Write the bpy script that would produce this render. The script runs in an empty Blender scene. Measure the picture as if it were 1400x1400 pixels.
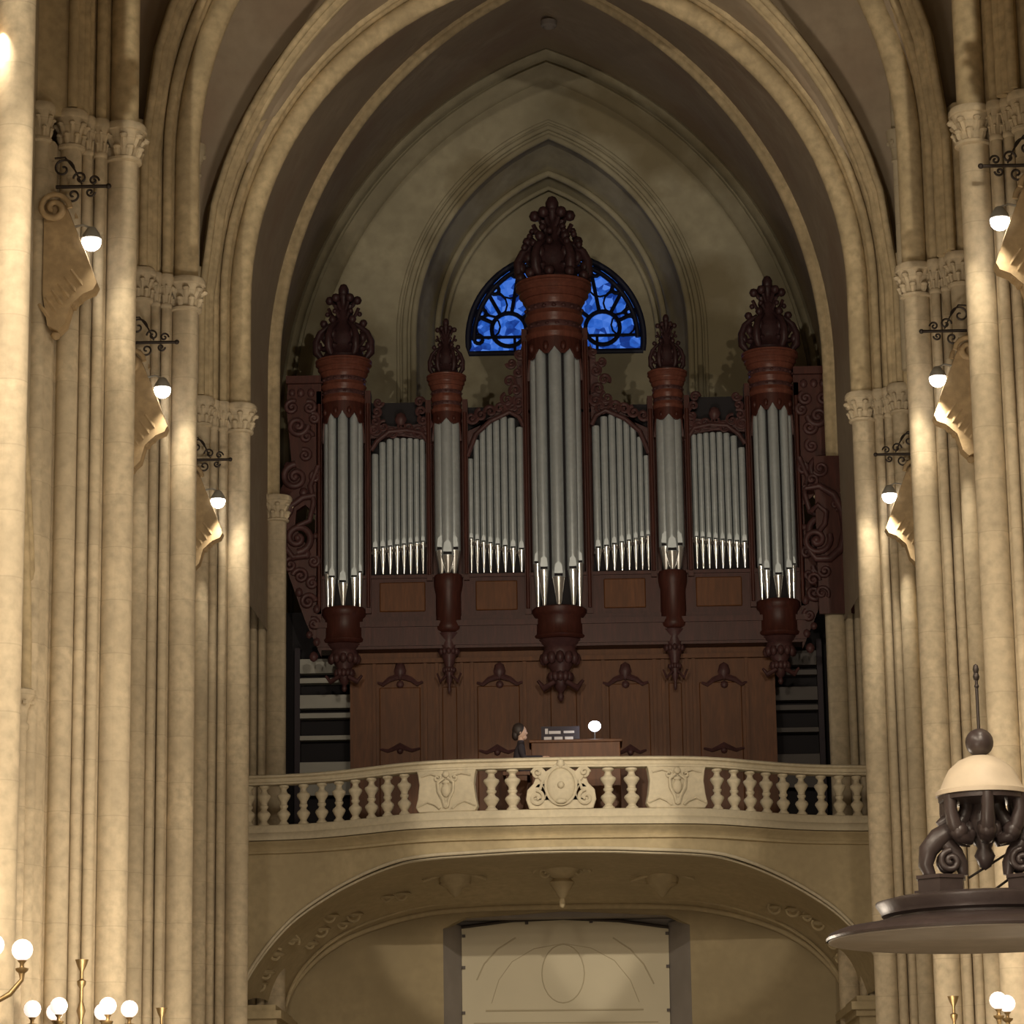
import bpy, bmesh, math, random
from mathutils import Vector, Matrix
from mathutils.geometry import tessellate_polygon
random.seed(7)
PI = math.pi
sin, cos = math.sin, math.cos
COL = bpy.context.scene.collection
SC = bpy.context.scene

# ------------------------------------------------------------------ camera
FPX = 4221.0
_s, _c = sin(.0145), cos(.0145)
_L = FPX * FPX / (85 * _s + 980 * _c)
eY = Vector((85, 980, FPX)).normalized()
eZ = Vector((-_s * _L, -_c * _L, FPX)).normalized()
eX = eY.cross(eZ)
CAMP = Vector((0, 0, 1.6))
cam_d = bpy.data.cameras.new('camera')
cam = bpy.data.objects.new('camera', cam_d)
COL.objects.link(cam)
cam_d.sensor_width = 36
cam_d.lens = 36 * FPX / 1400
cam_d.clip_start = .5
cam_d.clip_end = 300
R = Matrix(((eX.x, -eX.y, -eX.z), (eY.x, -eY.y, -eY.z), (eZ.x, -eZ.y, -eZ.z)))
cam.matrix_world = Matrix.Translation(CAMP) @ R.to_4x4()
SC.camera = cam

def W(px, py, Y):
    """point of the place seen at pixel (px,py) of the photograph, at distance Y down the nave"""
    d = (px - 700, py - 700, FPX)
    v = Vector([e.x * d[0] + e.y * d[1] + e.z * d[2] for e in (eX, eY, eZ)])
    return v * (Y / v.y) + CAMP

# ------------------------------------------------------------------ world, exposure
wd = bpy.data.worlds.new('dusk')
SC.world = wd
wd.use_nodes = True
wd.node_tree.nodes['Background'].inputs[0].default_value = (.55, .60, .8, 1)
wd.node_tree.nodes['Background'].inputs[1].default_value = .02
SC.view_settings.view_transform = 'Standard'
SC.view_settings.look = 'None'
SC.view_settings.gamma = 1
SC.view_settings.use_curve_mapping = False
SC.view_settings.exposure = 0.5

WARM = (1, .85, .66)
def light(name, kind, loc, energy, color=WARM, size=.15, target=None, angle=60, blend=1.0, dirn=None):
    d = bpy.data.lights.new(name, kind)
    d.energy = energy
    d.color = color
    if kind in ('POINT', 'SPOT'): d.shadow_soft_size = size
    if kind == 'SPOT':
        d.spot_size = math.radians(angle); d.spot_blend = blend
    if kind == 'AREA': d.size = size
    o = bpy.data.objects.new(name, d)
    COL.objects.link(o)
    o.location = loc
    if target is not None:
        dirn = Vector(target) - Vector(loc)
    if dirn is not None:
        o.rotation_euler = Vector(dirn).to_track_quat('-Z', 'Y').to_euler()
    return o

# the nave's wall lamps behind and beside the viewer, its hanging lights, and an added fill before the gallery
for y in (24., 18., 12., 6.):
    for sx in (-1, 1):
        light('nave_lamp_light', 'SPOT', (sx * 4.3 - .14, y, 12.5), 1500, WARM, .25, target=(-sx * 3.5, y + 15, 0.), angle=96, blend=1)
for y in (8., 20., 31., 45.):
    light('chandelier_and_fill_light', 'POINT', (-.14, y, 3.0), 260 if y < 40 else 70, (1, .84, .66), .6)  # the last, weaker one is a fill added for the gallery soffit
# two far wall lamps turned to the organ bay: they throw the organ's shadow on the west wall
for sx in (-1, 1):
    light('nave_lamp_light', 'SPOT', (sx * 4.4 - .14, 11, 12.6), 5600, (1, .87, .68), .12, target=(-.14, 57, 17.0), angle=27, blend=.8)
# added soft fill, no real lamp: lifts the last vaults in place of bounce
light('vault_fill_light', 'SPOT', (-.14, 29, 2.0), 3000, (1, .87, .72), 1.2, target=(-.14, 53, 23), angle=50, blend=1)
# projectors high in the nave aimed at the tribune front
light('tribune_spot', 'SPOT', (3.6, 24, 13.5), 6000, (1, .88, .70), .12, target=(-.3, 50, 8.3), angle=9.5, blend=.25)
light('tribune_spot', 'SPOT', (-3.6, 24, 13.5), 4200, (1, .88, .70), .12, target=(.9, 50, 8.3), angle=9.0, blend=.25)

# ------------------------------------------------------------------ materials
def mat(name, base, rough=.8, metal=0., var=.0, scale=1.5, var2=.0, scale2=12., joints=False, bump=.0, dark=None, darkamt=.0, wood=False, coat=0.):
    m = bpy.data.materials.new(name)
    m.use_nodes = True
    nt = m.node_tree; N = nt.nodes; Lk = nt.links
    b = N['Principled BSDF']
    b.inputs['Roughness'].default_value = rough
    b.inputs['Metallic'].default_value = metal
    if wood or name in ('carved_wood', 'finial_wood'): b.inputs['Specular IOR Level'].default_value = .22
    if 'Coat Weight' in b.inputs: b.inputs['Coat Weight'].default_value = coat
    geo = N.new('ShaderNodeNewGeometry')
    pos = geo.outputs['Position']
    if wood:
        mp = N.new('ShaderNodeMapping'); Lk.new(pos, mp.inputs[0])
        mp.inputs['Scale'].default_value = (9, 9, 1.2)
        pos2 = mp.outputs[0]
    else:
        pos2 = pos
    def noise(sc, det=4, src=None):
        n = N.new('ShaderNodeTexNoise'); n.inputs['Scale'].default_value = sc
        n.inputs['Detail'].default_value = det
        Lk.new(src or pos2, n.inputs['Vector']); return n.outputs['Fac']
    def mixc(f, a, bb, mode='MIX'):
        x = N.new('ShaderNodeMix'); x.data_type = 'RGBA'; x.blend_type = mode
        for key, v in ((0, f), (6, a), (7, bb)):
            if hasattr(v, 'is_linked'): Lk.new(v, x.inputs[key])
            else: x.inputs[key].default_value = v
        return x.outputs[2]
    def ramp(src, lo, hi):
        r = N.new('ShaderNodeMapRange'); Lk.new(src, r.inputs[0])
        r.inputs[1].default_value = lo; r.inputs[2].default_value = hi
        return r.outputs[0]
    c = (*base, 1)
    out = None
    if var or var2 or dark or joints:
        lo = tuple(x * (1 - var) for x in base) + (1,)
        hi = tuple(min(1, x * (1 + var)) for x in base) + (1,)
        out = mixc(ramp(noise(scale), .3, .7), lo, hi)
        if var2:
            out = mixc(ramp(noise(scale2, 6), .35, .75), out, tuple(x * (1 - var2) for x in base) + (1,))
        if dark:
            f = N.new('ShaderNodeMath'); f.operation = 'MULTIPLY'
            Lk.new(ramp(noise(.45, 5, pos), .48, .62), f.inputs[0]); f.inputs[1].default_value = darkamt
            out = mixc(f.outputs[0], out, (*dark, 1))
        if joints:
            sx = N.new('ShaderNodeSeparateXYZ'); Lk.new(pos, sx.inputs[0])
            d = N.new('ShaderNodeMath'); d.operation = 'DIVIDE'; Lk.new(sx.outputs[2], d.inputs[0]); d.inputs[1].default_value = .62
            fr = N.new('ShaderNodeMath'); fr.operation = 'FRACT'; Lk.new(d.outputs[0], fr.inputs[0])
            lt = N.new('ShaderNodeMath'); lt.operation = 'LESS_THAN'; Lk.new(fr.outputs[0], lt.inputs[0]); lt.inputs[1].default_value = .02
            mu = N.new('ShaderNodeMath'); mu.operation = 'MULTIPLY'; Lk.new(lt.outputs[0], mu.inputs[0]); mu.inputs[1].default_value = .28
            out = mixc(mu.outputs[0], out, tuple(x * .45 for x in base) + (1,))
            # every block has its own slight tone
            fl = N.new('ShaderNodeMath'); fl.operation = 'FLOOR'; Lk.new(d.outputs[0], fl.inputs[0])
            wn = N.new('ShaderNodeTexWhiteNoise'); wn.noise_dimensions = '1D'; Lk.new(fl.outputs[0], wn.inputs['W'])
            mr = N.new('ShaderNodeMapRange'); Lk.new(wn.outputs['Value'], mr.inputs[0]); mr.inputs[3].default_value = 0; mr.inputs[4].default_value = .16
            out = mixc(mr.outputs[0], out, tuple(x * .5 for x in base) + (1,))
        Lk.new(out, b.inputs['Base Color'])
    else:
        b.inputs['Base Color'].default_value = c
    if bump:
        bm_ = N.new('ShaderNodeBump'); bm_.inputs['Strength'].default_value = bump; bm_.inputs['Distance'].default_value = .02
        Lk.new(noise(scale2, 5), bm_.inputs['Height']); Lk.new(bm_.outputs[0], b.inputs['Normal'])
    return m
def emat(name, col, st):
    m = bpy.data.materials.new(name); m.use_nodes = True
    b = m.node_tree.nodes['Principled BSDF']
    b.inputs['Base Color'].default_value = (*col, 1)
    b.inputs['Emission Color'].default_value = (*col, 1)
    b.inputs['Emission Strength'].default_value = st
    return m
M = {}
M['pier'] = mat('pier_stone', (.58, .485, .335), .85, var=.16, scale=1.1, var2=.30, scale2=9, joints=True, bump=.25)
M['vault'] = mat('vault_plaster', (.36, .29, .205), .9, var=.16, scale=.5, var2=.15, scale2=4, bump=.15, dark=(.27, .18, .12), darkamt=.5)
M['rib'] = mat('rib_stone', (.55, .44, .265), .85, var=.18, scale=1.3, var2=.34, scale2=8, bump=.25)
M['console'] = mat('console_stone', (.46, .335, .185), .85, var=.15, scale=3, var2=.3, scale2=10, bump=.3)
M['wall'] = mat('wall_stone', (.47, .40, .275), .9, var=.14, scale=.6, var2=.18, scale2=5, joints=True, bump=.2)
M['west'] = mat('west_wall_stone', (.40, .36, .25), .9, var=.18, scale=.6, var2=.2, scale2=3.5, bump=.2, dark=(.20, .16, .085), darkamt=.8)
M['trib'] = mat('tribune_stone', (.58, .51, .37), .8, var=.08, scale=1.5, var2=.14, scale2=14, bump=.2)
M['soffit'] = mat('soffit_stone', (.47, .385, .235), .85, var=.10, scale=1.2, var2=.16, scale2=8, bump=.2)
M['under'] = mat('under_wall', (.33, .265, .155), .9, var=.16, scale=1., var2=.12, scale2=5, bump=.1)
M['jamb'] = mat('grey_jamb', (.27, .24, .215), .9, var=.1)
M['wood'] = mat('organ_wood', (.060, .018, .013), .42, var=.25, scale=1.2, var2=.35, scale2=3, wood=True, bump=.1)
M['woodlit'] = mat('organ_wood_lit', (.125, .042, .028), .34, var=.2, scale=1.2, var2=.3, scale2=3, wood=True, bump=.1)  # organ wood again, lightened to paint in light on the crown cornices
M['carve'] = mat('carved_wood', (.068, .030, .029), .42, var=.25, scale=4, var2=.3, scale2=14, bump=.3)
M['finial'] = mat('finial_wood', (.036, .016, .017), .45, var=.25, scale=4, var2=.3, scale2=14, bump=.3)
M['panel'] = mat('case_panel_wood', (.115, .042, .013), .5, var=.22, scale=1., var2=.3, scale2=3, wood=True, bump=.08)
M['tin'] = mat('pipe_tin', (.46, .50, .51), .36, metal=.45, var=.10, scale=3, var2=.12, scale2=14)
M['foot'] = mat('pipe_foot_tin', (.80, .80, .78), .22, metal=.85, var=.05, scale=3)
M['black'] = mat('dark_gap', (.012, .010, .012), .9)
M['iron'] = mat('wrought_iron', (.05, .04, .035), .5, metal=.6)
M['brass'] = mat('brass', (.24, .165, .075), .4, metal=.8)
M['globe'] = emat('globe_glass', (1, .88, .82), .62)
M['lamp'] = emat('lamp_glow', (1, .93, .84), 12)
M['deskglow'] = emat('desk_lamp_glow', (.80, .87, 1), 9)
M['cloth'] = mat('cover_board', (.56, .50, .36), .8, var=.04, scale=1)
M['clothline'] = mat('cover_moulding', (.44, .38, .26), .8)
M['canopy'] = mat('canopy_wood', (.050, .036, .034), .36, var=.2, scale=4, var2=.2, scale2=16, bump=.15)
M['canopyin'] = mat('canopy_soffit', (.22, .19, .155), .6, var=.12, scale=3)
M['dome'] = mat('canopy_dome', (.55, .46, .34), .5, var=.1, scale=4)
M['lead'] = mat('window_lead', (.004, .006, .03), .6)
M['skin'] = mat('skin', (.55, .36, .27), .6)
M['hair'] = mat('dark_hair', (.025, .015, .012), .6)
M['coat'] = mat('dark_clothing', (.03, .022, .028), .8)
M['paper'] = mat('paper', (.5, .46, .45), .8)
M['plankdim'] = mat('pale_board_shaded', (.07, .06, .055), .7, var=.1)  # pale board darkened: shade of the right passage put into its colour
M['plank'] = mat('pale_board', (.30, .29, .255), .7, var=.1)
M['floor'] = mat('floor_stone', (.36, .31, .24), .6, var=.15, scale=1)
def glassmat():
    m = bpy.data.materials.new('stained_glass'); m.use_nodes = True
    nt = m.node_tree; N = nt.nodes; Lk = nt.links
    b = N['Principled BSDF']; b.inputs['Roughness'].default_value = .3
    g = N.new('ShaderNodeNewGeometry')
    v = N.new('ShaderNodeTexVoronoi'); v.inputs['Scale'].default_value = 6.5; Lk.new(g.outputs['Position'], v.inputs['Vector'])
    n = N.new('ShaderNodeTexNoise'); n.inputs['Scale'].default_value = 7; Lk.new(g.outputs['Position'], n.inputs['Vector'])
    r = N.new('ShaderNodeValToRGB')
    e = r.color_ramp.elements
    e[0].position = .25; e[0].color = (.006, .04, .28, 1)
    e[1].position = .70; e[1].color = (.10, .28, .98, 1)
    x = e.new(.46); x.color = (.03, .16, .75, 1)
    mx = N.new('ShaderNodeMix'); mx.data_type = 'FLOAT'; mx.inputs[0].default_value = .62
    sp = N.new('ShaderNodeSeparateColor'); Lk.new(v.outputs['Color'], sp.inputs[0])
    Lk.new(n.outputs['Fac'], mx.inputs[2]); Lk.new(sp.outputs[0], mx.inputs[3])
    Lk.new(mx.outputs[0], r.inputs[0])
    Lk.new(r.outputs[0], b.inputs['Emission Color']); b.inputs['Emission Strength'].default_value = .50  # glow put into the panes, standing in for the dusk sky behind
    b.inputs['Base Color'].default_value = (.01, .03, .12, 1)
    return m
M['glass'] = glassmat()

# ------------------------------------------------------------------ mesh builder
class MB:
    def __init__(s): s.v = []; s.f = []; s.sm = []
    def add(s, vs, fs, smooth=False):
        o = len(s.v); s.v += [tuple(p) for p in vs]
        for f in fs: s.f.append([i + o for i in f]); s.sm.append(smooth)
        return s
    def box(s, a, b):
        (x0, y0, z0), (x1, y1, z1) = a, b
        vs = [(x, y, z) for z in (z0, z1) for y in (y0, y1) for x in (x0, x1)]
        return s.add(vs, [(0, 2, 3, 1), (4, 5, 7, 6), (0, 1, 5, 4), (2, 6, 7, 3), (0, 4, 6, 2), (1, 3, 7, 5)])
    def cbox(s, c, d): return s.box([c[i] - d[i] / 2 for i in range(3)], [c[i] + d[i] / 2 for i in range(3)])
    def lathe(s, prof, c=(0, 0, 0), n=24, a0=0, a1=2 * PI, mod=None, smooth=True):
        full = abs(a1 - a0 - 2 * PI) < 1e-6
        m = n if full else n + 1
        vs = []
        for k, (r, z) in enumerate(prof):
            for i in range(m):
                a = a0 + (a1 - a0) * i / n
                rr = r + (mod(a, k) if mod else 0)
                vs.append((c[0] + rr * cos(a), c[1] + rr * sin(a), c[2] + z))
        fs = []
        for k in range(len(prof) - 1):
            for i in range(n):
                j = (i + 1) % m
                fs.append((k * m + i, k * m + j, (k + 1) * m + j, (k + 1) * m + i))
        s.add(vs, fs, smooth)
        if full and not mod:
            if prof[0][0] > 1e-4: s.f.append([len(s.v) - len(vs) + i for i in range(n)][::-1]); s.sm.append(False)
            if prof[-1][0] > 1e-4: s.f.append([len(s.v) - n + i for i in range(n)]); s.sm.append(False)
        return s
    def ball(s, c, r, n=12, sc=(1, 1, 1)):
        vs = []; fs = []
        h = n // 2
        for k in range(h + 1):
            t = PI * k / h
            for i in range(n):
                a = 2 * PI * i / n
                vs.append((c[0] + r * sc[0] * sin(t) * cos(a), c[1] + r * sc[1] * sin(t) * sin(a), c[2] + r * sc[2] * cos(t)))
        for k in range(h):
            for i in range(n):
                j = (i + 1) % n
                fs.append((k * n + i, (k + 1) * n + i, (k + 1) * n + j, k * n + j))
        return s.add(vs, fs, True)
    def tube(s, pts, r, n=8, flat=None):
        """round tube along pts; r a number or one per point"""
        P = [Vector(p) for p in pts]
        if len(P) < 2: return s
        vs = []; prev = None
        for i, p in enumerate(P):
            t = (P[min(i + 1, len(P) - 1)] - P[max(i - 1, 0)])
            if t.length < 1e-9: t = Vector((0, 0, 1))
            t.normalize()
            ref = prev if prev is not None else (Vector((0, 1, 0)) if abs(t.y) < .9 else Vector((1, 0, 0)))
            u = (ref - t * ref.dot(t))
            if u.length < 1e-6: u = t.orthogonal()
            u.normalize(); prev = u
            w = t.cross(u)
            rr = r[i] if isinstance(r, (list, tuple)) else r
            for k in range(n):
                a = 2 * PI * k / n
                vs.append(p + (u * cos(a) * (flat or 1) + w * sin(a)) * rr)
        fs = []
        for i in range(len(P) - 1):
            for k in range(n):
                j = (k + 1) % n
                fs.append((i * n + k, i * n + j, (i + 1) * n + j, (i + 1) * n + k))
        fs.append(tuple(range(n))[::-1]); fs.append(tuple(range((len(P) - 1) * n, len(P) * n)))
        return s.add(vs, fs, True)
    def grid(s, rows, smooth=True, closed=False):
        m = len(rows[0]); vs = [p for r in rows for p in r]; fs = []
        for i in range(len(rows) - 1):
            for k in range(m if closed else m - 1):
                j = (k + 1) % m
                fs.append((i * m + k, i * m + j, (i + 1) * m + j, (i + 1) * m + k))
        return s.add(vs, fs, smooth)
    def prism(s, poly, d0, d1, axis='y', holes=()):
        """outline (u,v) given depth along an axis: y -> (u,d,v), x -> (d,u,v), z -> (u,v,d)"""
        mk = {'y': lambda u, v, d: (u, d, v), 'x': lambda u, v, d: (d, u, v), 'z': lambda u, v, d: (u, v, d)}[axis]
        loops = [list(poly)] + [list(h) for h in holes]
        flat = [p for l in loops for p in l]
        tri = tessellate_polygon([[Vector((p[0], p[1], 0)) for p in l] for l in loops])
        n = len(flat)
        vs = [mk(p[0], p[1], d0) for p in flat] + [mk(p[0], p[1], d1) for p in flat]
        fs = [tuple(t) for t in tri] + [tuple(i + n for i in t)[::-1] for t in tri]
        o = 0
        for l in loops:
            m = len(l)
            for i in range(m):
                j = (i + 1) % m
                fs.append((o + i, o + j, n + o + j, n + o + i))
            o += m
        return s.add(vs, fs, False)
    def build(s, name, m, parent=None, bevel=0, fix=True, auto=True):
        me = bpy.data.meshes.new(name)
        me.from_pydata(s.v, [], s.f)
        me.materials.append(M[m])
        for p, k in zip(me.polygons, s.sm): p.use_smooth = k
        if fix:
            b = bmesh.new(); b.from_mesh(me)
            bmesh.ops.recalc_face_normals(b, faces=b.faces)
            b.to_mesh(me); b.free()
        if auto:
            try: me.set_sharp_from_angle(angle=math.radians(50))
            except Exception: pass
        me.update()
        o = bpy.data.objects.new(name, me)
        COL.objects.link(o)
        if parent is not None: o.parent = parent
        if bevel:
            md = o.modifiers.new('b', 'BEVEL'); md.width = bevel; md.segments = 2; md.limit_method = 'ANGLE'
        return o

def empty(name, loc=(0, 0, 0), rz=0):
    o = bpy.data.objects.new(name, None); COL.objects.link(o)
    o.empty_display_size = .1
    o.location = loc; o.rotation_euler = (0, 0, rz)
    return o
def tag(o, label=None, cat=None, group=None, kind=None):
    if label: o['label'] = label
    if cat: o['category'] = cat
    if group: o['group'] = group
    if kind: o['kind'] = kind
    return o
def struct(o): o['kind'] = 'structure'; return o
def dup(o, parent=None):
    c = o.copy(); COL.objects.link(c); c.parent = parent
    for ch in [x for x in bpy.data.objects if x.parent == o]: dup(ch, c)
    return c
def spiral(c, r0, turns, a0, sgn=1, pl='xz', n=28, r1=.12):
    """flat volute that winds in towards c"""
    out = []
    for i in range(n + 1):
        t = i / n
        r = r0 * (1 - t) + r0 * r1 * t
        a = a0 + sgn * turns * 2 * PI * t
        u, v = r * cos(a), r * sin(a)
        out.append((c[0] + u, c[1], c[2] + v) if pl == 'xz' else (c[0], c[1] + u, c[2] + v))
    return out

AX = -.14                       # nave axis
HW = 4.78                       # half width between main shafts
YP = [27.5, 34.7, 40.8, 47.5, 53.8]
DX = {-1: [.0, .03, .04, 0, 0], 1: [.15, .14, .12, 0, 0]}      # the nearer piers stand a little wider
ZCAP0, ZCAP1 = 13.98, 14.46
WALLX = 6.0

# ------------------------------------------------------------------ arch profile (intrados circle)
class Arch:
    """pointed arch: circles centred at AX +- cx, height zc, radius R"""
    def __init__(s, cx, zc, R, ax=AX): s.cx, s.zc, s.R, s.ax = cx, zc, R, ax
    def path(s, off, z0, n=26):
        """points and outward normals from the left foot to the apex to the right foot"""
        Rr = s.R + off
        aa = math.acos(s.cx / Rr)                       # angle at apex seen from the centre
        L = []
        if z0 < s.zc - 1e-3: L.append(((-(Rr - s.cx), z0), (-1, 0)))
        for i in range(n + 1):
            a = aa * i / n
            L.append(((s.cx - Rr * cos(a), s.zc + Rr * sin(a)), (-cos(a), sin(a))))
        Rt = [((-p[0], p[1]), (-q[0], q[1])) for p, q in L[::-1]]
        L = L[:-1] + [((0, L[-1][0][1]), (0, 1 / max(.3, L[-1][1][1])))] + Rt[1:]
        return L
    def z(s, x, off=0):
        Rr = s.R + off; d = Rr * Rr - (abs(x) + s.cx) ** 2
        return s.zc + math.sqrt(max(0, d))
ARC = Arch(.80, 16.2, HW + .80)
ARD = Arch(3.2, 16.75, 8.1)
ARW = Arch(2.9, 17.45, 8.15)

def arc_pts(c, r, a0, a1, n=8):
    return [(c[0] + r * cos(math.radians(a0 + (a1 - a0) * i / n)), c[1] + r * sin(math.radians(a0 + (a1 - a0) * i / n))) for i in range(n + 1)]
# section in (r outward from the nave, y towards the viewer negative)
def section(full=True):
    S = arc_pts((.17, 0), .17, 180, 335, 10)                      # main roll
    S += [(.335, -.03), (.345, -.12)]
    S += arc_pts((.415, -.24), .066, 120, 330, 8)                 # thin roll
    S += [(.48, -.14), (.49, -.24)]
    S += arc_pts((.552, -.335), .06, 130, 340, 7)                 # thin roll
    if full:
        S += [(.61, -.22), (.62, -.36)]
        S += arc_pts((.715, -.50), .125, 150, 350, 9)             # side shaft
        S += [(.86, -.52), (.87, -.72)]
        S += arc_pts((1.02, -.80), .10, 170, 350, 7)
        S += [(1.15, -.80), (1.15, 0)]
    else:
        S += [(.60, -.36), (.66, -.36), (.66, 0)]
    front = S
    back = [(r, -y) for r, y in S[::-1] if abs(y) > 1e-6]
    return front + back

def sweep_arch(arch, sec, Yc, z0, mb, n=26, dl=0, dr=0):
    rows = []
    base = arch.path(0, z0, n)
    for (p, q) in base:
        sh = (dr if p[0] > 0 else -dl) * min(1, abs(p[0]) / HW)
        rows.append([(arch.ax + p[0] + sh + q[0] * r, Yc + y, p[1] + q[1] * r) for r, y in sec])
    mb.grid(rows, True, closed=True)
    return mb

# ------------------------------------------------------------------ floor, walls, ceiling
struct(MB().box((-12, -6, -.3), (12, 62, 0)).build('floor', 'floor'))
def wall_side(sx, name):
    """nave side wall with its pointed arcade and a wall behind the aisle"""
    m = MB()
    ys = [4, 10, 16, 22] + YP
    out = [(-6, 0), (62, 0), (62, 26), (-6, 26)]
    holes = []
    for a, b in zip(ys[:-1], ys[1:]):
        if b > 50: continue
        hw = (b - a) / 2 - .95; yc = (a + b) / 2
        c = hw * .75; Rr = hw + c; z0 = 7.5
        aa = math.acos(c / Rr)
        pts = [(yc - hw, .02)]
        pts += [(yc + c - Rr * cos(aa * i / 10), z0 + Rr * sin(aa * i / 10)) for i in range(11)]
        pts += [(yc - c + Rr * cos(aa * i / 10), z0 + Rr * sin(aa * i / 10)) for i in range(9, -1, -1)]
        pts += [(yc + hw, .02)]
        holes.append(pts)
    x0 = AX + sx * (HW + 1.10); x1 = AX + sx * (HW + 1.9)
    m.prism(out, x0, x1, 'x', holes)
    struct(m.build(name, 'wall'))
    return holes, x0
HL, XL = wall_side(-1, 'wall_left')
HR, XR = wall_side(1, 'wall_right')
struct(MB().box((-11.4, -6, 0), (-11, 62, 13)).build('wall_left_aisle', 'wall'))
struct(MB().box((11, -6, 0), (11.4, 62, 13)).build('wall_right_aisle', 'wall'))
struct(MB().box((-11.4, -6, 12.6), (XL - .8, 62, 13)).build('ceiling_left_aisle', 'vault'))
struct(MB().box((XR + .8, -6, 12.6), (11.4, 62, 13)).build('ceiling_right_aisle', 'vault'))
struct(MB().box((-11.4, -6.3, 0), (11.4, -6, 26)).build('wall_east', 'wall'))
# arcade mouldings
for holes, X, sd, side in ((HL, XL, 1, 'left'), (HR, XR, -1, 'right')):
    for k, h in enumerate(holes[3:]):
        m = MB()
        for dr, rr, dx in ((.04, .07, .02), (.20, .05, .05)):
            yc = (h[0][0] + h[-1][0]) / 2
            path = []
            for (y, z) in h[1:-1]:
                w = 1 + dr / 2.
                path.append((X + sd * dx, yc + (y - yc) * w, 7.5 + (z - 7.5) * w))
            m.tube(path, rr, 8)
        o = m.build('arcade_moulding', 'rib')
        names = ['farthest from the west gallery', 'second from the viewer', 'third from the viewer', 'nearest the west gallery']
        tag(o, 'moulded pointed arcade arch low on the %s nave wall, %s' % (side, names[k]), 'arch', 'arcade arches on the %s' % side)

# ribbed vault over the nave bays
def vault_bay(y0, y1, m):
    b = (y1 - y0) / 2; yc = (y0 + y1) / 2; off = .42
    a = HW + off; n = 28
    rows = []
    def F(u): return ARC.z(u * a, off)
    for i in range(n + 1):
        t = -1 + 2 * i / n; t = math.copysign(1 - (1 - abs(t)) ** 1.6, t)
        row = []
        for j in range(n + 1):
            w = -1 + 2 * j / n; w = math.copysign(1 - (1 - abs(w)) ** 1.6, w)
            row.append((AX + w * (WALLX - .1), yc + t * b, F(min(1, min(abs(w) * (WALLX - .1) / a, abs(t))))))
        rows.append(row)
    m.grid(rows, True)
ms = MB()
for y0, y1 in zip([-6, 4, 10, 16, 22] + YP[:3], [4, 10, 16, 22] + YP[:4]): vault_bay(y0, y1, ms)
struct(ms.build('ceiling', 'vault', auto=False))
# last bays: pointed barrel between the arch at the fourth pier, the thin rib and the end wall
def outline(arch, off, z0, Y, n=26): return [(arch.ax + p[0] + q[0] * 0, Y, p[1]) for p, q in arch.path(off, z0, n)]
m = MB()
def lerp_rows(A, B, k):
    return [[tuple(a[i] * (1 - t) + b[i] * t for i in range(3)) for a, b in zip(A, B)] for t in [j / k for j in range(k + 1)]]
m.grid(lerp_rows(outline(ARC, .52, 12.0, YP[3]), outline(ARD, .20, 12.0, YP[4]), 6))
m.grid(lerp_rows(outline(ARD, .20, 12.0, YP[4]), outline(ARW, .22, 12.0, 60.05), 6))
struct(m.build('ceiling_organ_bay', 'vault', auto=False))
# roof shell above so that no sky leaks in
struct(MB().box((-12, -6, 26), (12, 62.5, 26.3)).build('ceiling_roof', 'vault'))

# transverse arches
PN = ['nearest to the viewer', 'second from the viewer', 'third from the viewer', 'fourth from the viewer']
SF = section(False)
for k, Y in enumerate(YP[:4]):
    m = MB(); sweep_arch(ARC, SF, Y, ZCAP1, m, 26, DX[-1][k], DX[1][k])
    o = m.build('transverse_arch', 'rib')
    tag(o, ['tall moulded stone arch across the nave vault, nearest to the viewer',
            'tall moulded stone arch across the vault, second from the viewer',
            'moulded stone arch in front of the one framing the organ',
            'moulded stone arch framing the organ, springing from the lowest lit capitals'][k], 'arch', 'transverse arches of the nave vault')
# diagonal ribs
for k, (y0, y1) in enumerate(zip(YP[:3], YP[1:4])):
    yc = (y0 + y1) / 2; b = (y1 - y0) / 2
    for sx in (-1, 1):
        for sy in (-1, 1):
            m = MB(); pts = []
            a = HW + .42
            xf, yf = HW + .70, b - .50
            for i in range(29):
                t = i / 28
                u = 1 - t
                zz = ARC.z(u * a, .42) - .10
                pts.append((AX + sx * xf * u, yc + sy * yf * u, zz))
            z0 = pts[0][2]
            pts = [(pts[0][0], pts[0][1], ZCAP1)] + pts
            m.tube(pts, .125, 10); m.tube([(p[0] + (.09 * -sx), p[1], p[2] - .02) for p in pts], .07, 8)
            m.tube([(p[0] + (.02 * sx), p[1] - sy * .14, p[2] + .02) for p in pts], .06, 8)
            o = m.build('diagonal_rib', 'rib')
            tag(o, 'diagonal vault rib rising from the %s pier of the %s bay, %s half' % ('left' if sx < 0 else 'right', ['first', 'second', 'third'][k], 'far' if sy > 0 else 'near'), 'rib', 'diagonal ribs of the nave vault')
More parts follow.
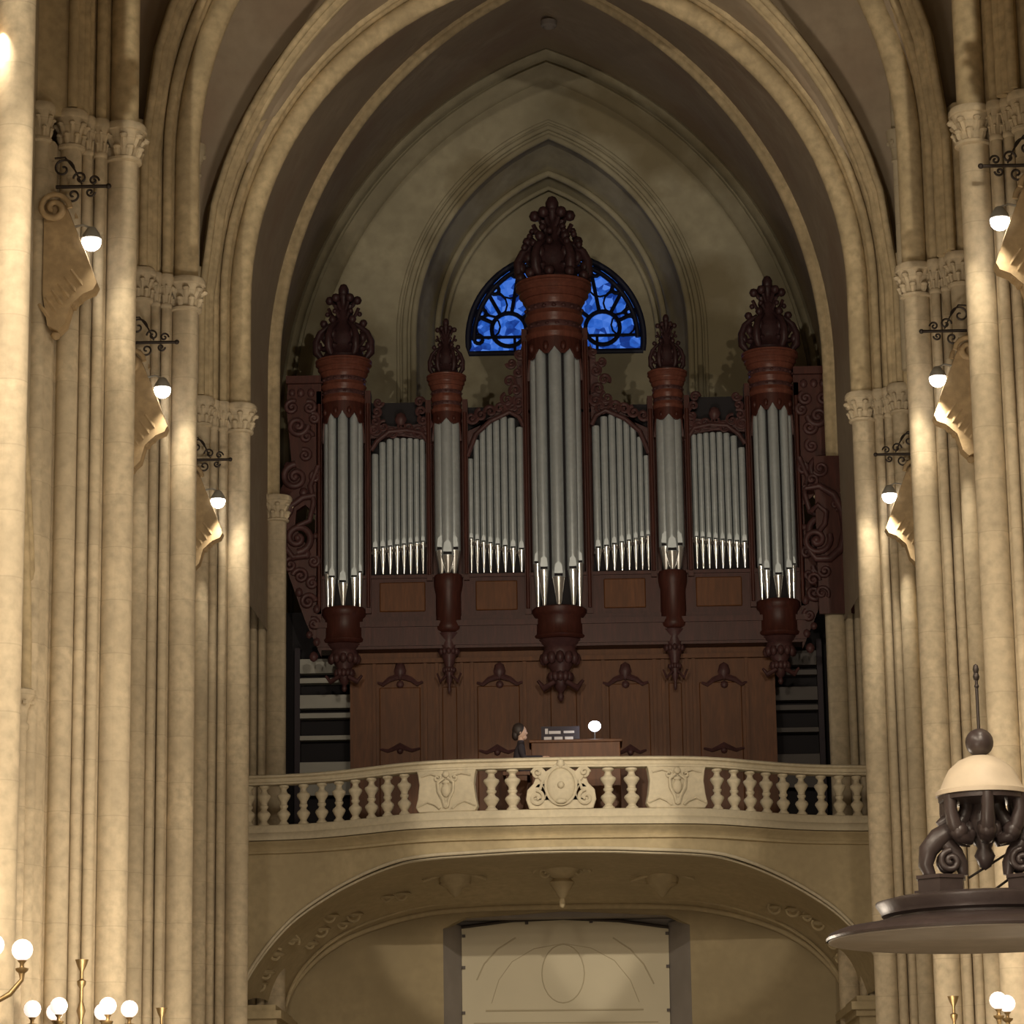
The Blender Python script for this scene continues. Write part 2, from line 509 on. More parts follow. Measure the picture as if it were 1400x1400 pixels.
# thin rib before the organ, and the moulded arch against the end wall
SD = arc_pts((.09, 0), .09, 180, 290, 6) + [(.15, -.11), (.20, -.16), (.30, -.16), (.30, 0)]
SD = SD + [(r, -y) for r, y in SD[::-1] if abs(y) > 1e-6]
m = MB(); sweep_arch(ARD, SD, YP[4], ZCAP1, m)
tag(m.build('transverse_rib', 'rib'), 'slender yellowish stone rib arching over the organ', 'rib')
SW = [(-.36, 0), (-.34, -.10), (-.26, -.16), (-.06, -.18), (-.03, -.05), (.03, -.05), (.05, -.34), (.12, -.40), (.20, -.34), (.26, -.2), (.42, -.2), (.42, 0)]
m = MB(); sweep_arch(ARW, SW, 60.0, 8.3, m)
tag(m.build('wall_arch', 'west'), 'grey moulded pointed arch with dark groove against the organ wall', 'arch')
tag(MB().lathe([(.16, 0), (.16, -.10), (.12, -.13), (.10, -.05), (.02, -.04)], (W(750, 12, 57.0).x, 57.0, 24.75), 20).build('vault_boss', 'jamb'), 'small dark round boss at the crown of the organ bay vault', 'boss')

# west wall with the deep pointed window recess
ARR = Arch(1.82, 19.2, 4.60, -.12)
ARI = Arch(1.40, 19.6, 3.62, -.14)
def loop(arch, off, z0, n=20): return [(arch.ax + p[0], p[1]) for p, q in arch.path(off, z0, n)]
ZS = 15.5
outer = [(-6.6, 7.9), (6.4, 7.9), (6.4, 26), (-6.6, 26)]
m = MB(); m.prism(outer, 60.0, 60.5, 'y', [loop(ARR, 0, ZS)])
struct(m.build('wall_west', 'west'))
m = MB()
A = [(x, 60.4, z) for x, z in loop(ARR, 0, ZS)]; B = [(x, 61.9, z) for x, z in loop(ARI, 0, ZS)]
m.grid(lerp_rows(A, B, 4))
struct(m.build('wall_window_reveal', 'west', auto=False))
def mould(arch, Y, z0, secs, name, mt):
    m = MB()
    for off, r, dy in secs:
        m.tube([(x, Y + dy, z) for x, z in loop(arch, off, z0)], r, 8)
    return m.build(name, mt)
tag(mould(ARR, 60.0, ZS, ((.02, .07, -.02), (.20, .06, -.02), (.33, .04, 0)), 'window_arch_moulding', 'west'), 'rolled stone moulding round the outer edge of the window recess', 'moulding')
tag(mould(ARI, 61.4, ZS, ((.12, .07, -.2), (.0, .05, .35)), 'window_arch_moulding', 'west'), 'inner rolled moulding deep in the window recess round the tympanum', 'moulding')
# tympanum wall with the blue window
CW = W(760, 462, 61.95); RW = 1.84; ZB = W(760, 484, 61.95).z
wl = [(CW.x + RW * cos(a), CW.z + RW * sin(a)) for a in [-.17 + (PI + .34) * i / 40 for i in range(41)]]
m = MB(); m.prism([(-3.6, 14), (3.3, 14), (3.3, 24.5), (-3.6, 24.5)], 61.95, 62.3, 'y', [wl])
struct(m.build('wall_tympanum', 'west'))
win = struct(empty('window_1', (CW.x, 62.1, ZB)))
def lp(p): return (p[0] - CW.x, p[1] - 62.1, p[2] - ZB)
g = MB(); g.prism([(x - CW.x, z - ZB) for x, z in wl], .02, .05, 'y'); g.build('glass_panes', 'glass', win)
fr = MB()
fr.tube([lp((x, 62.0, z)) for x, z in wl] + [lp((wl[0][0], 62.0, wl[0][1]))], .075, 8)
fr.tube([lp((CW.x + (x - CW.x) * .93, 62.03, CW.z + (z - CW.z) * .93)) for x, z in wl[2:-2]], .055, 8)
fr.build('window_frame', 'lead', win)
tr = MB()
def seg(a, b, r=.03): tr.tube([lp((a[0], 62.03, a[1])), lp((b[0], 62.03, b[1]))], r, 6)
def ring(c, r, t=.03, a0=0, a1=2 * PI, n=24): tr.tube([lp((c[0] + r * cos(a0 + (a1 - a0) * i / n), 62.03, c[1] + r * sin(a0 + (a1 - a0) * i / n))) for i in range(n + 1)], t, 6)
for sx in (-1, 1):
    hc = (CW.x + sx * .98, CW.z + .22)
    ring(hc, .36, .05)
    seg((CW.x, CW.z + .06), (CW.x + sx * 1.8, CW.z + .06), .035)
    seg((hc[0] - sx * .12, ZB), (hc[0] - sx * .12, CW.z + .06), .035)
    for da in (25, 62, 100, 140):
        a = math.radians(da); d = (cos(a) * sx, sin(a))
        tmax = .36
        while (hc[0] + d[0] * tmax - CW.x) ** 2 + (hc[1] + d[1] * tmax - CW.z) ** 2 < RW ** 2 and tmax < 2.2: tmax += .03
        seg((hc[0] + d[0] * .36, hc[1] + d[1] * .36), (hc[0] + d[0] * tmax, hc[1] + d[1] * tmax), .045)
for i in range(9):
    a = .12 + (PI - .24) * i / 8
    ring((CW.x + 1.42 * cos(a), CW.z + .12 + 1.38 * sin(a)), .25, .022, n=12)
    ring((CW.x + 1.62 * cos(a + .17), CW.z + .10 + 1.58 * sin(a + .17)), .09, .045, n=10)
tr.build('tracery', 'lead', win)
outm = MB(); outm.box((-3.6, 62.35, 14), (3.3, 62.4, 24.5)); struct(outm.build('wall_window_back', 'black'))

# ------------------------------------------------------------------ clustered piers
def capital(mb, c, r, h=.48, seed=0):
    x, y = c
    mb.lathe([(r, 0), (r * 1.28, .02), (r * 1.30, .05), (r * 1.05, .075)], (x, y, ZCAP0), 18)
    mb.lathe([(r, .05), (r * 1.04, .12), (r * 1.16, .22), (r * 1.38, .32), (r * 1.5, .38)], (x, y, ZCAP0), 24)
    mb.lathe([(r * 1.45, .37), (r * 1.62, .39), (r * 1.62, .44), (r * 1.5, .48), (r * 1.2, .48)], (x, y, ZCAP0), 18)
    nl = 8 if r > .1 else 6
    for t, (zz, ro) in enumerate(((.17, 1.25), (.30, 1.5))):
        for k in range(nl):
            a = 2 * PI * (k + .5 * t) / nl + seed
            q = (x + r * ro * cos(a), y + r * ro * sin(a))
            mb.ball((q[0], q[1], ZCAP0 + zz), r * .30, 8, (1, 1, .75))
            mb.tube([(x + r * .95 * cos(a), y + r * .95 * sin(a), ZCAP0 + zz - .13), (x + r * 1.15 * cos(a), y + r * 1.15 * sin(a), ZCAP0 + zz - .05), (q[0], q[1], ZCAP0 + zz + .02)], [r * .16, r * .26, r * .2], 6)
SHAFTS = [('main_shaft', .17, 0, .17), ('side_shaft', .715, -.50, .125), ('side_shaft', .715, .50, .125)]
def pier_proto():
    root = empty('clustered_pier')
    # built for the left side: +x towards the nave, origin at the front of the main shaft
    sec = [(-r, y) for r, y in section(True)]
    sh = .012
    core = [(-(r + (.02 if r < .34 else 0)), y) for r, y in section(True)]
    MB().prism(core, 0, ZCAP0 + .05, 'z').build('moulded_core', 'pier', root)
    for nm, r, y, rad in SHAFTS:
        MB().lathe([(rad, 0.6), (rad, ZCAP0 + .02)], (-r, y, 0), 24).build(nm, 'pier', root)
        b = MB(); b.lathe([(rad * 1.7, 0), (rad * 1.7, .35), (rad * 1.45, .40), (rad * 1.55, .48), (rad * 1.2, .56), (rad * 1.25, .62), (rad * 1.0, .66)], (-r, y, 0), 24)
        b.build('shaft_base', 'pier', root)
    for r, y, rad in ((.17, 0, .17), (.415, -.24, .066), (.552, -.335, .06), (.715, -.5, .125), (.415, .24, .066), (.552, .335, .06), (.715, .5, .125), (1.02, -.8, .1), (1.02, .8, .1)):
        c = MB(); capital(c, (-r, y), rad, seed=r * 3); c.build('leaf_capital', 'pier', root)
    # upper core behind the springing ribs
    MB().prism([(-.64, -.36), (-.72, -.62), (-1.1, -.85), (-1.2, -.85), (-1.2, .85), (-1.1, .85), (-.72, .62), (-.64, .36)], ZCAP1 - .1, 16.6, 'z').build('springer', 'rib', root)
    # slender arcade shafts with low capitals
    for sy in (-1, 1):
        a = MB(); a.lathe([(.075, 0), (.075, 7.05), (.10, 7.08), (.10, 7.12), (.075, 7.15), (.09, 7.3), (.15, 7.42), (.17, 7.44), (.17, 7.5), (.13, 7.52)], (-1.08, sy * .98, 0), 16)
        for k in range(6): a.ball((-1.08 + .125 * cos(k * PI / 3), sy * .98 + .125 * sin(k * PI / 3), 7.36), .035, 6)
        a.build('arcade_shaft', 'pier', root)
    return root
proto = pier_proto()
order = ['nearest to the viewer', 'second from the viewer', 'third from the viewer', 'fourth from the viewer, at the gallery edge', 'last and shadowed, beside the organ']
first = True
for k, Y in enumerate(YP):
    for sx in (-1, 1):
        o = proto if first else dup(proto)
        first = False
        o.location = (AX + sx * (HW + DX[sx][k]), Y, 0)
        o.rotation_euler.z = 0 if sx < 0 else PI
        tag(o, 'tall clustered stone pier on the %s side, %s' % ('left' if sx < 0 else 'right', order[k]), 'pier', 'clustered piers along the nave')
for sx in (-1, 1):
    for Y in (45.9,):
        m = MB(); x = AX + sx * (HW + .72)
        m.lathe([(.075, 14.4), (.075, 17.75), (.10, 17.78), (.08, 17.82), (.09, 17.95), (.15, 18.15), (.16, 18.22), (.16, 18.28), (.11, 18.3), (.08, 18.32), (.08, 19.6)], (x, Y, 0), 14)
        for q in range(6): m.ball((x + .13 * cos(q), Y + .13 * sin(q), 18.08), .04, 6)
        m.box((x + sx * .02, Y - .1, 14.3), (x + sx * .5, Y + .1, 19.7))
        tag(m.build('wall_shaft', 'wall'), 'short grey shaft with small capital high on the %s wall, above the fourth pier' % ('left' if sx < 0 else 'right'), 'shaft', 'upper wall shafts')

# ------------------------------------------------------------------ wall lamps: stone console, iron bracket, spot
def console_proto():
    root = empty('stone_console')
    # local: +x towards nave, z up, origin at pier face under the volute
    m = MB()
    prof = [(.02, .12), (.13, .06), (.20, -.12), (.34, -.45), (.46, -.78), (.50, -.88), (.46, -.96), (.34, -1.01), (.20, -1.14), (.14, -1.36), (.06, -1.44), (-.06, -1.38), (-.12, -1.0), (-.12, 0)]
    m.prism(prof, -.13, .13, 'y')
    m.build('tapered_bracket', 'console', root)
    v = MB(); n0 = len(v.v)
    v.lathe([(0, -.17), (.10, -.17), (.13, -.14), (.13, .14), (.10, .17), (0, .17)], (0, 0, 0), 20)
    v.v = [(x, z, y) for x, y, z in v.v]
    v.tube(spiral((0, -.21, .0), .19, 1.7, 0), .034, 8); v.tube(spiral((0, .21, .0), .19, 1.7, 0), .034, 8)
    v.build('volute', 'console', root)
    l = MB()
    for i in range(6):
        t = i / 5; x = .40 - .36 * t; z = -.98 - .40 * t
        l.tube([(x - .20, -.12, z + .26), (x - .10, -.125, z + .12), (x - .03, -.08 + .03 * t, z + .02), (x - .03, .08 - .03 * t, z + .02), (x - .10, .125, z + .12), (x - .20, .12, z + .26)], [.02, .03, .035, .035, .03, .02], 6)
    l.ball((.02, 0, -1.46), .06, 8)
    l.build('leaf_carving', 'console', root)
    return root
def iron_proto():
    root = empty('iron_bracket')
    b = MB(); b.tube([(-.3, 0, 0), (.30, 0, 0)], .022, 8); b.ball((.31, 0, 0), .035, 8)
    b.build('bar', 'iron', root)
    c = MB()
    for (x, z, r, s, a) in ((-.22, .22, .13, 1, 0), (-.02, .10, .08, -1, PI), (.14, .07, .06, 1, 0), (-.10, -.10, .09, 1, PI), (.10, -.07, .055, -1, 0)):
        c.tube(spiral((x, 0, z), r, 1.3, a, s), .014, 6)
    c.tube([(-.32, 0, .35), (-.2, 0, .36), (-.08, 0, .2), (0, 0, .03)], .012, 6)
    c.build('scrollwork', 'iron', root)
    return root
def spot_proto():
    root = empty('spot_lamp')
    MB().ball((0, 0, 0), .115, 16).build('bulb', 'lamp', root)
    h = MB(); h.lathe([(.03, .17), (.05, .16), (.10, .08), (.118, .03), (.11, .02), (.03, .14)], (0, 0, 0), 20); h.tube([(0, 0, .16), (-.10, 0, .20), (-.30, 0, .16)], .014, 6)
    h.build('housing', 'plank', root)
    return root
cp, ip, sp_ = console_proto(), iron_proto(), spot_proto()
lamps = [((125, 330), 33.86, -1), ((222, 533), 40.0, -1), ((298, 685), 46.72, -1), ((1367, 302), 33.86, 1), ((1282, 518), 40.0, 1), ((1216, 678), 46.72, 1)]
nth = ['second', 'third', 'fourth']
for k, (pp, Y, sx) in enumerate(lamps):
    P = W(*pp, Y); side = 'left' if sx < 0 else 'right'
    a, b, c = (cp, ip, sp_) if k == 0 else (dup(cp), dup(ip), dup(sp_))
    rz = 0 if sx < 0 else PI
    # the pier's side shaft stands right behind each console
    a.location = (P.x + sx * .42, Y + .06, P.z + .36); a.rotation_euler.z = rz
    b.location = (P.x + sx * .12, Y - .02, P.z + .66); b.rotation_euler.z = rz
    c.location = P; c.rotation_euler.z = rz
    tag(a, 'carved stone console on the %s side, on the %s pier from the viewer' % (side, nth[k % 3]), 'console', 'carved consoles on the piers')
    tag(b, 'iron scroll bracket above the %s lamp, on the %s pier from the viewer' % (side, nth[k % 3]), 'bracket', 'iron brackets on the piers')
    tag(c, 'glowing white spot lamp on the %s, at the %s pier from the viewer' % (side, nth[k % 3]), 'lamp', 'spot lamps on the piers')
    light('spot_lamp_light', 'SPOT', (P.x - sx * .10, P.y - .22, P.z - .14), (16, 70, 120, 80, 260, 280)[k], (1, .87, .68), .06, dirn=(sx * .14, .12, -1), angle=56, blend=1)
    light('spot_lamp_light', 'SPOT', (P.x - sx * .16, P.y - .16, P.z - .05), (45, 70, 70, 70, 90, 70)[k], (1, .86, .66), .1, dirn=(-sx * .55, .75, -.95), angle=90, blend=.9)
# same lamps on the nearest piers, just outside the frame, light the shafts in view
for sx in (-1, 1):
    light('spot_lamp_light', 'SPOT', (sx * 5.1 - .14, 27.3, 12.7), 110, (1, .86, .68), .1, dirn=(sx * .14, .35, -1), angle=80, blend=1)

# ------------------------------------------------------------------ candelabra with white globes
def candel_proto():
    root = empty('globe_candelabrum')
    s = MB(); s.lathe([(.03, -.95), (.06, -.9), (.03, -.8), (.03, -.5), (.05, -.45), (.06, -.35), (.03, -.28), (.022, -.22), (.05, -.12), (.022, -.02), (.022, .12), (.045, .16), (.05, .20), (.02, .22), (.02, .30), (.05, .36), (.07, .42), (.075, .43), (.0, .43)], (0, 0, 0), 14)
    s.tube([(0, 0, -.8), (0, .2, -.85), (0, .5, -.8)], .03, 8)
    s.build('stem', 'brass', root)
    for k in range(6):
        a = math.radians(12 + 60 * k); d = (cos(a), sin(a))
        arm = MB(); R0 = .52
        arm.tube([(d[0] * r, d[1] * r, z) for r, z in ((.03, -.42), (.15, -.52), (.30, -.55), (.42, -.48), (R0, -.36), (R0, -.30))], [.018, .02, .022, .025, .02, .03], 8)
        arm.lathe([(.02, -.31), (.055, -.28), (.06, -.26), (.02, -.25), (.02, -.22), (.045, -.19)], (d[0] * R0, d[1] * R0, 0), 12)
        ao = arm.build('arm', 'brass', root)
        MB().ball((d[0] * R0, d[1] * R0, -.10), .095, 16).build('globe', 'globe', ao)
    return root
gp = candel_proto()
cs = [(112, 1312, 33.6, -1, 'second'), (221, 1378, 39.6, -1, 'third'), (-50, 1215, 26.9, -1, 'nearest'), (1424, 1300, 33.6, 1, 'second'), (1303, 1362, 39.6, 1, 'third')]
for k, (px, py, Y, sx, nm) in enumerate(cs):
    o = gp if k == 0 else dup(gp)
    P = W(px, py, Y); o.location = (P.x, P.y, P.z - .43)
    tag(o, 'brass candelabrum with white glass globes on the %s, at the %s pier' % ('left' if sx < 0 else 'right', {'nearest': 'nearest', 'second': 'second', 'third': 'third'}[nm]), 'candelabrum', 'globe candelabra on the piers')
    light('candelabrum_light', 'POINT', (P.x - sx * .3, P.y - .7, P.z - .5), 50, (1, .84, .64), .3)

# ------------------------------------------------------------------ gallery (tribune)
def tabs(T, a):
    """smooth reading of a table (Catmull-Rom)"""
    n = len(T)
    for i in range(n - 1):
        if a <= T[i + 1][0] or i == n - 2:
            x0, p1 = T[i]; x1, p2 = T[i + 1]
            m1 = (p2 - T[i - 1][1]) / (x1 - T[i - 1][0]) if i else 0
            m2 = (T[i + 2][1] - p1) / (T[i + 2][0] - x0) if i + 2 < n else (p2 - p1) / (x1 - x0)
            h = x1 - x0; t = min(1, (a - x0) / h)
            return (2*t**3-3*t*t+1)*p1 + (t**3-2*t*t+t)*h*m1 + (-2*t**3+3*t*t)*p2 + (t**3-t*t)*h*m2
XC = -.07
def yb(x):
    """plan curve of the tribune front"""
    return tabs([(0, 49.98), (1, 50.02), (2, 50.12), (2.6, 50.34), (3.15, 50.70), (3.7, 51.05), (4.3, 51.31), (5.0, 51.44), (5.7, 51.5)], abs(x - XC))
XS = [XC - 5.5 + 11.0 * i / 120 for i in range(121)]
def nrm(x):
    d = (yb(x + .02) - yb(x - .02)) / .04
    v = Vector((d, -1, 0)); v.normalize(); return v         # outward, towards the nave
def follow(prof, mb, xs=XS):
    rows = []
    for x in xs:
        n_ = nrm(x); p = Vector((x, yb(x), 0))
        rows.append([(p.x + n_.x * o, p.y + n_.y * o, z) for o, z in prof])
    mb.grid(rows, False, closed=True)
    mb.f.append(list(range(len(mb.v) - len(prof), len(mb.v)))); mb.sm.append(False)
    return mb
ZR = 9.10
bal = empty('balustrade', (XC, 50, 8.0))
def rel(mb, o): mb.v = [(x - o.location.x, y - o.location.y, z - o.location.z) for x, y, z in mb.v]; return mb
tag(bal, 'pale stone balustrade along the curved gallery front below the organ', 'balustrade')
r_ = follow([(-.20, ZR), (.02, ZR), (.05, ZR - .02), (.05, ZR - .05), (.0, ZR - .07), (.0, ZR - .12), (.03, ZR - .14), (.03, ZR - .17), (-.2, ZR - .17)], MB())
rel(r_, bal).build('handrail', 'trib', bal)
r_ = follow([(-.22, 8.25), (.02, 8.25), (.04, 8.23), (.04, 8.12), (.08, 8.10), (.12, 8.03), (.12, 7.985), (-.22, 7.985)], MB())
rel(r_, bal).build('plinth', 'trib', bal)
def baluster(mb, c, h=.675, r=.115):
    pr = [(.75, 0), (.75, .05), (.55, .08), (.45, .12), (.72, .20), (.95, .28), (.85, .33), (.50, .38), (.42, .42), (.60, .46), (.62, .50), (.48, .52), (.50, .58), (.85, .68), (.98, .73), (.92, .77), (.55, .81), (.42, .86), (.40, .90), (.62, .94), (.72, .95), (.72, 1)]
    mb.lathe([(a * r, z * h) for a, z in pr], c, 16)
LB = [340, 361, 388, 415, 440, 463.5, 486, 508, 530, 553]
RB = [981, 1004, 1026, 1048, 1071, 1096, 1123, 1148, 1172, 1196]
CB = [672, 701, 832, 864]
for px in LB + CB + RB:
    Y = 50.5
    for _ in range(5): p = W(px, 1095, Y); Y = yb(p.x) + .09
    big = px in CB
    b = MB(); baluster(b, (p.x, Y, 8.245), r=.135 if big else .118)
    rel(b, bal).build('baluster', 'trib', bal)
# carved pedestals
def scroll_panel(cx, w):
    Yf = yb(cx); n_ = nrm(cx); ang = math.atan2(n_.x, -n_.y)
    root = bpy.data.objects.new('carved_pedestal', None)
    m = MB(); out = []
    hw = w / 2
    outl = [(-hw * .90, 8.25), (-hw, 8.33), (-hw * .93, 8.48), (-hw * .88, 8.70), (-hw * .92, 8.86), (-hw * .96, 8.93), (hw * .96, 8.93), (hw * .92, 8.86), (hw * .88, 8.70), (hw * .93, 8.48), (hw, 8.33), (hw * .90, 8.25)]
    def put(mb):
        c, s = cos(ang), sin(ang)
        mb.v = [(cx + x * c - y * s, Yf + x * s + y * c, z) for x, y, z in mb.v]
        return rel(mb, bal)
    m.prism(outl, -.02, .16, 'y')
    po = put(m).build('carved_pedestal', 'trib', bal, bevel=.015)
    k = MB()
    for sx in (-1, 1):
        k.tube([(sx * hw * .95, -.03, 8.34), (sx * hw * .6, -.05, 8.42), (sx * hw * .35, -.05, 8.37), (sx * hw * .2, -.05, 8.30)], .022, 6)
        k.tube(spiral((sx * hw * .28, -.06, 8.80), .07, 1.2, PI / 2, sx), .018, 6)
        k.tube([(sx * hw * .8, -.03, 8.84), (sx * hw * .5, -.05, 8.88), (sx * hw * .2, -.06, 8.84)], .022, 6)
        k.tube([(sx * .03, -.06, 8.80), (sx * .13, -.08, 8.72), (sx * .12, -.07, 8.58), (sx * .05, -.06, 8.45), (sx * .02, -.06, 8.32)], .026, 6)
    k.ball((0, -.06, 8.86), .06, 10, (1, .6, 1)); k.ball((0, -.05, 8.60), .09, 10, (.9, .5, 1.3)); k.ball((0, -.05, 8.36), .06, 8, (1, .6, 1.1)); k.ball((0, -.06, 8.73), .05, 8, (1.3, .6, .8))
    o = put(k).build('relief', 'trib', bal)
for px0, px1 in ((568, 654), (883, 968)):
    a = W(px0, 1090, 50.2).x; b = W(px1, 1090, 50.2).x
    scroll_panel((a + b) / 2, b - a)
# central cartouche
cxx = W(767, 1080, 50).x
m = MB()
out = [(-.52, 8.25), (-.57, 8.40), (-.55, 8.56), (-.45, 8.66), (-.40, 8.78), (-.50, 8.86), (-.44, 8.93), (-.30, 8.93), (-.24, 8.86), (-.14, 8.93), (-.05, 9.02), (0, 9.08), (.05, 9.02), (.14, 8.93), (.24, 8.86), (.30, 8.93), (.44, 8.93), (.50, 8.86), (.40, 8.78), (.45, 8.66), (.55, 8.56), (.57, 8.40), (.52, 8.25)]
m.prism(out, 0, .12, 'y', [[(-.32, 8.47), (-.27, 8.42), (-.25, 8.52), (-.30, 8.62), (-.34, 8.55)], [(.32, 8.47), (.34, 8.55), (.30, 8.62), (.25, 8.52), (.27, 8.42)]])
m.v = [(x + cxx, y + 49.93, z) for x, y, z in m.v]
rel(m, bal).build('central_cartouche', 'trib', bal, bevel=.015)
m = MB()
m.ball((0, -.02, 8.62), .24, 16, (1, .35, 1.25))
m.tube([(.25 * cos(a), -.05, 8.62 + .31 * sin(a)) for a in [2 * PI * i / 24 for i in range(25)]], .022, 6)
for sx in (-1, 1):
    m.tube(spiral((sx * .40, -.04, 8.42), .13, 1.4, PI / 2, sx), .028, 6)
    m.tube(spiral((sx * .38, -.04, 8.84), .08, 1.3, -PI / 2, sx), .022, 6)
    m.tube([(sx * .36, -.04, 8.78), (sx * .30, -.05, 8.70), (sx * .34, -.04, 8.56)], .025, 6)
m.ball((0, -.05, 8.98), .08, 8, (.8, .6, 1)); m.ball((0, -.12, 8.62), .06, 8); m.ball((0, -.10, 8.36), .07, 8, (1.4, .6, .6))
m.v = [(x + cxx, y + 49.93, z) for x, y, z in m.v]
rel(m, bal).build('cartouche_relief', 'trib', bal)

# gallery body: cornice, spandrel face, soffit vault, floor
gal = empty('organ_gallery', (XC, 51, 7.0))
tag(gal, 'stone organ gallery on a wide shallow arch spanning the nave', 'gallery')
def tab(T, a):
    for (x0, z0), (x1, z1) in zip(T[:-1], T[1:]):
        if a <= x1: t = (a - x0) / (x1 - x0); return z0 * (1 - t) + z1 * t
    return T[-1][1]
TO = [(0, 7.62), (.8, 7.612), (1.5, 7.585), (2.2, 7.56), (2.7, 7.52), (3.2, 7.40), (3.7, 7.21), (4.2, 6.94), (4.6, 6.64), (5.0, 6.20), (5.3, 5.75), (5.5, 5.3)]
TI = [(0, 7.15), (1.2, 7.14), (2.2, 7.09), (2.8, 6.99), (3.24, 6.87), (3.8, 6.66), (4.27, 6.37), (4.6, 6.06), (4.79, 5.80), (4.92, 5.5), (4.98, 5.25)]
m = follow([(.0, 7.99), (.10, 7.97), (.06, 7.93), (-.02, 7.90), (-.06, 7.84), (-.03, 7.81), (-.03, 7.78), (-.10, 7.77), (-.35, 7.77), (-.35, 7.99)], MB())
rel(m, gal).build('cornice', 'soffit', gal)
m = MB(); rows = []
for x in XS:
    n_ = nrm(x); zt = tabs(TO, abs(x - XC))
    q = Vector((x, yb(x), 0)) - n_ * .10; q2 = Vector((x, yb(x), 0)) - n_ * .13
    rows.append([(q.x, q.y, 7.80), (q.x, q.y, zt), (q2.x, q2.y, zt - .001)])
m.grid(rows, False)
rel(m, gal).build('spandrel', 'soffit', gal)
m = MB()
for dz, dr, rr in ((.0, .0, .03), (-.05, -.06, .022)):
    m.tube([(x - nrm(x).x * (.09 - dr), yb(x) - nrm(x).y * (.09 - dr) * 1.0, tabs(TO, abs(x - XC)) + dz) for x in XS], rr, 8)
rel(m, gal).build('arch_moulding', 'trib', gal)
NS = 80
A = []; B = []
for i in range(NS + 1):
    t = -1 + 2 * i / NS
    s = math.copysign(1 - (1 - abs(t)) ** 1.3, t)
    xa = XC + 5.5 * s; A.append((xa, yb(xa) + .11, tabs(TO, abs(xa - XC)) - .06))
    xb = XC + .02 + 4.98 * s; B.append((xb, 54.6, tabs(TI, abs(xb - XC))))
rows = lerp_rows(A, B, 8)
for k, rw in enumerate(rows):
    t = k / 8
    rows[k] = [(p[0], p[1], p[2] + .22 * sin(PI * t)) for p in rw]
m = MB(); m.grid(rows)
rel(m, gal).build('soffit', 'soffit', gal, auto=False)
m = MB(); m.tube([(p[0], p[1] - .06, p[2] - .02) for p in B], .05, 8); m.tube([(p[0] * .985, p[1] - .3, p[2] + .10) for p in B], .03, 6)
rel(m, gal).build('inner_moulding', 'soffit', gal)
# carvings under the soffit
def soff(px, py):
    for k in range(200):
        Y = 50.2 + k * .022
        p = W(px, py, Y)
        t = (p.y - yb(p.x)) / (54.6 - yb(p.x))
        if t <= 0: continue
        za = tabs(TO, abs(p.x - XC)) - .06; zb_ = tabs(TI, abs(p.x - XC)); z = za * (1 - t) + zb_ * t + .22 * sin(PI * t)
        if p.z >= z: return p
    return W(px, py, 52.2)
kp = soff(768, 1192)
m = MB()
c = kp
m.lathe([(.0, -.62), (.04, -.59), (.06, -.52), (.04, -.46), (.12, -.34), (.22, -.18), (.15, -.12), (.30, -.03), (.36, .07), (.36, .3)], (c.x, c.y, c.z), 18)
for sx in (-1, 1):
    m.tube([(c.x + sx * u, c.y - .1, c.z + v) for u, v in ((.10, .06), (.25, .10), (.42, .06), (.50, -.02))], .03, 6)
    m.tube(spiral((c.x + sx * .30, c.y - .15, c.z - .02), .10, 1.2, 0, sx), .022, 6)
rel(m, gal).build('carved_keystone', 'soffit', gal)
for px, sx in ((622, -1), (905, 1)):
    c = soff(px, 1200); m = MB()
    m.tube([(c.x + u, c.y - .08, c.z + v) for u, v in ((-.55, -.06), (-.3, .02), (0, .06), (.3, .04), (.55, -.04))], .03, 6)
    m.ball((c.x, c.y, c.z - .07), .22, 10, (1.3, 1, .6)); m.lathe([(0, -.34), (.08, -.28), (.16, -.17), (.28, -.06), (.28, .1)], (c.x, c.y, c.z), 12)
    rel(m, gal).build('carved_bracket', 'soffit', gal)
for pts in (((452, 1252), (470, 1262), (440, 1270), (425, 1290), (485, 1250), (550, 1222), (530, 1226)), ((1085, 1243), (1105, 1252), (1120, 1262), (1140, 1290), (1150, 1310), (1060, 1240), (1165, 1340)), ((378, 1305), (365, 1330), (355, 1345), (400, 1285))):
    for (px, py) in pts:
        m = MB()
        c = soff(px, py)
        m.ball((c.x, c.y, c.z), .12, 8, (1.4, 1, .45)); m.tube(spiral((c.x, c.y - .05, c.z - .02), .13, 1.2, random.random() * 6, 1), .025, 6)
        rel(m, gal).build('soffit_carving', 'soffit', gal)
# floor slab of the tribune
m = MB(); poly = [(x, yb(x) + .12) for x in XS] + [(XC + 5.5, 60.2), (XC - 5.5, 60.2)]
m.prism(poly, 7.86, 8.02, 'z')
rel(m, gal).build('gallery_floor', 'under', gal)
for sx in (-1, 1):
    m = MB(); x = XC + sx * 5.12
    m.box((x - .28, 51.6, 0), (x + .28, 54.6, 4.95)); m.box((x - .34, 51.5, 4.95), (x + .34, 54.6, 5.05)); m.box((x - .42, 51.4, 5.05), (x + .42, 54.6, 5.18)); m.box((x - .32, 51.5, 5.18), (x + .32, 54.6, 5.28))
    rel(m, gal).build('impost_pilaster', 'soffit', gal)
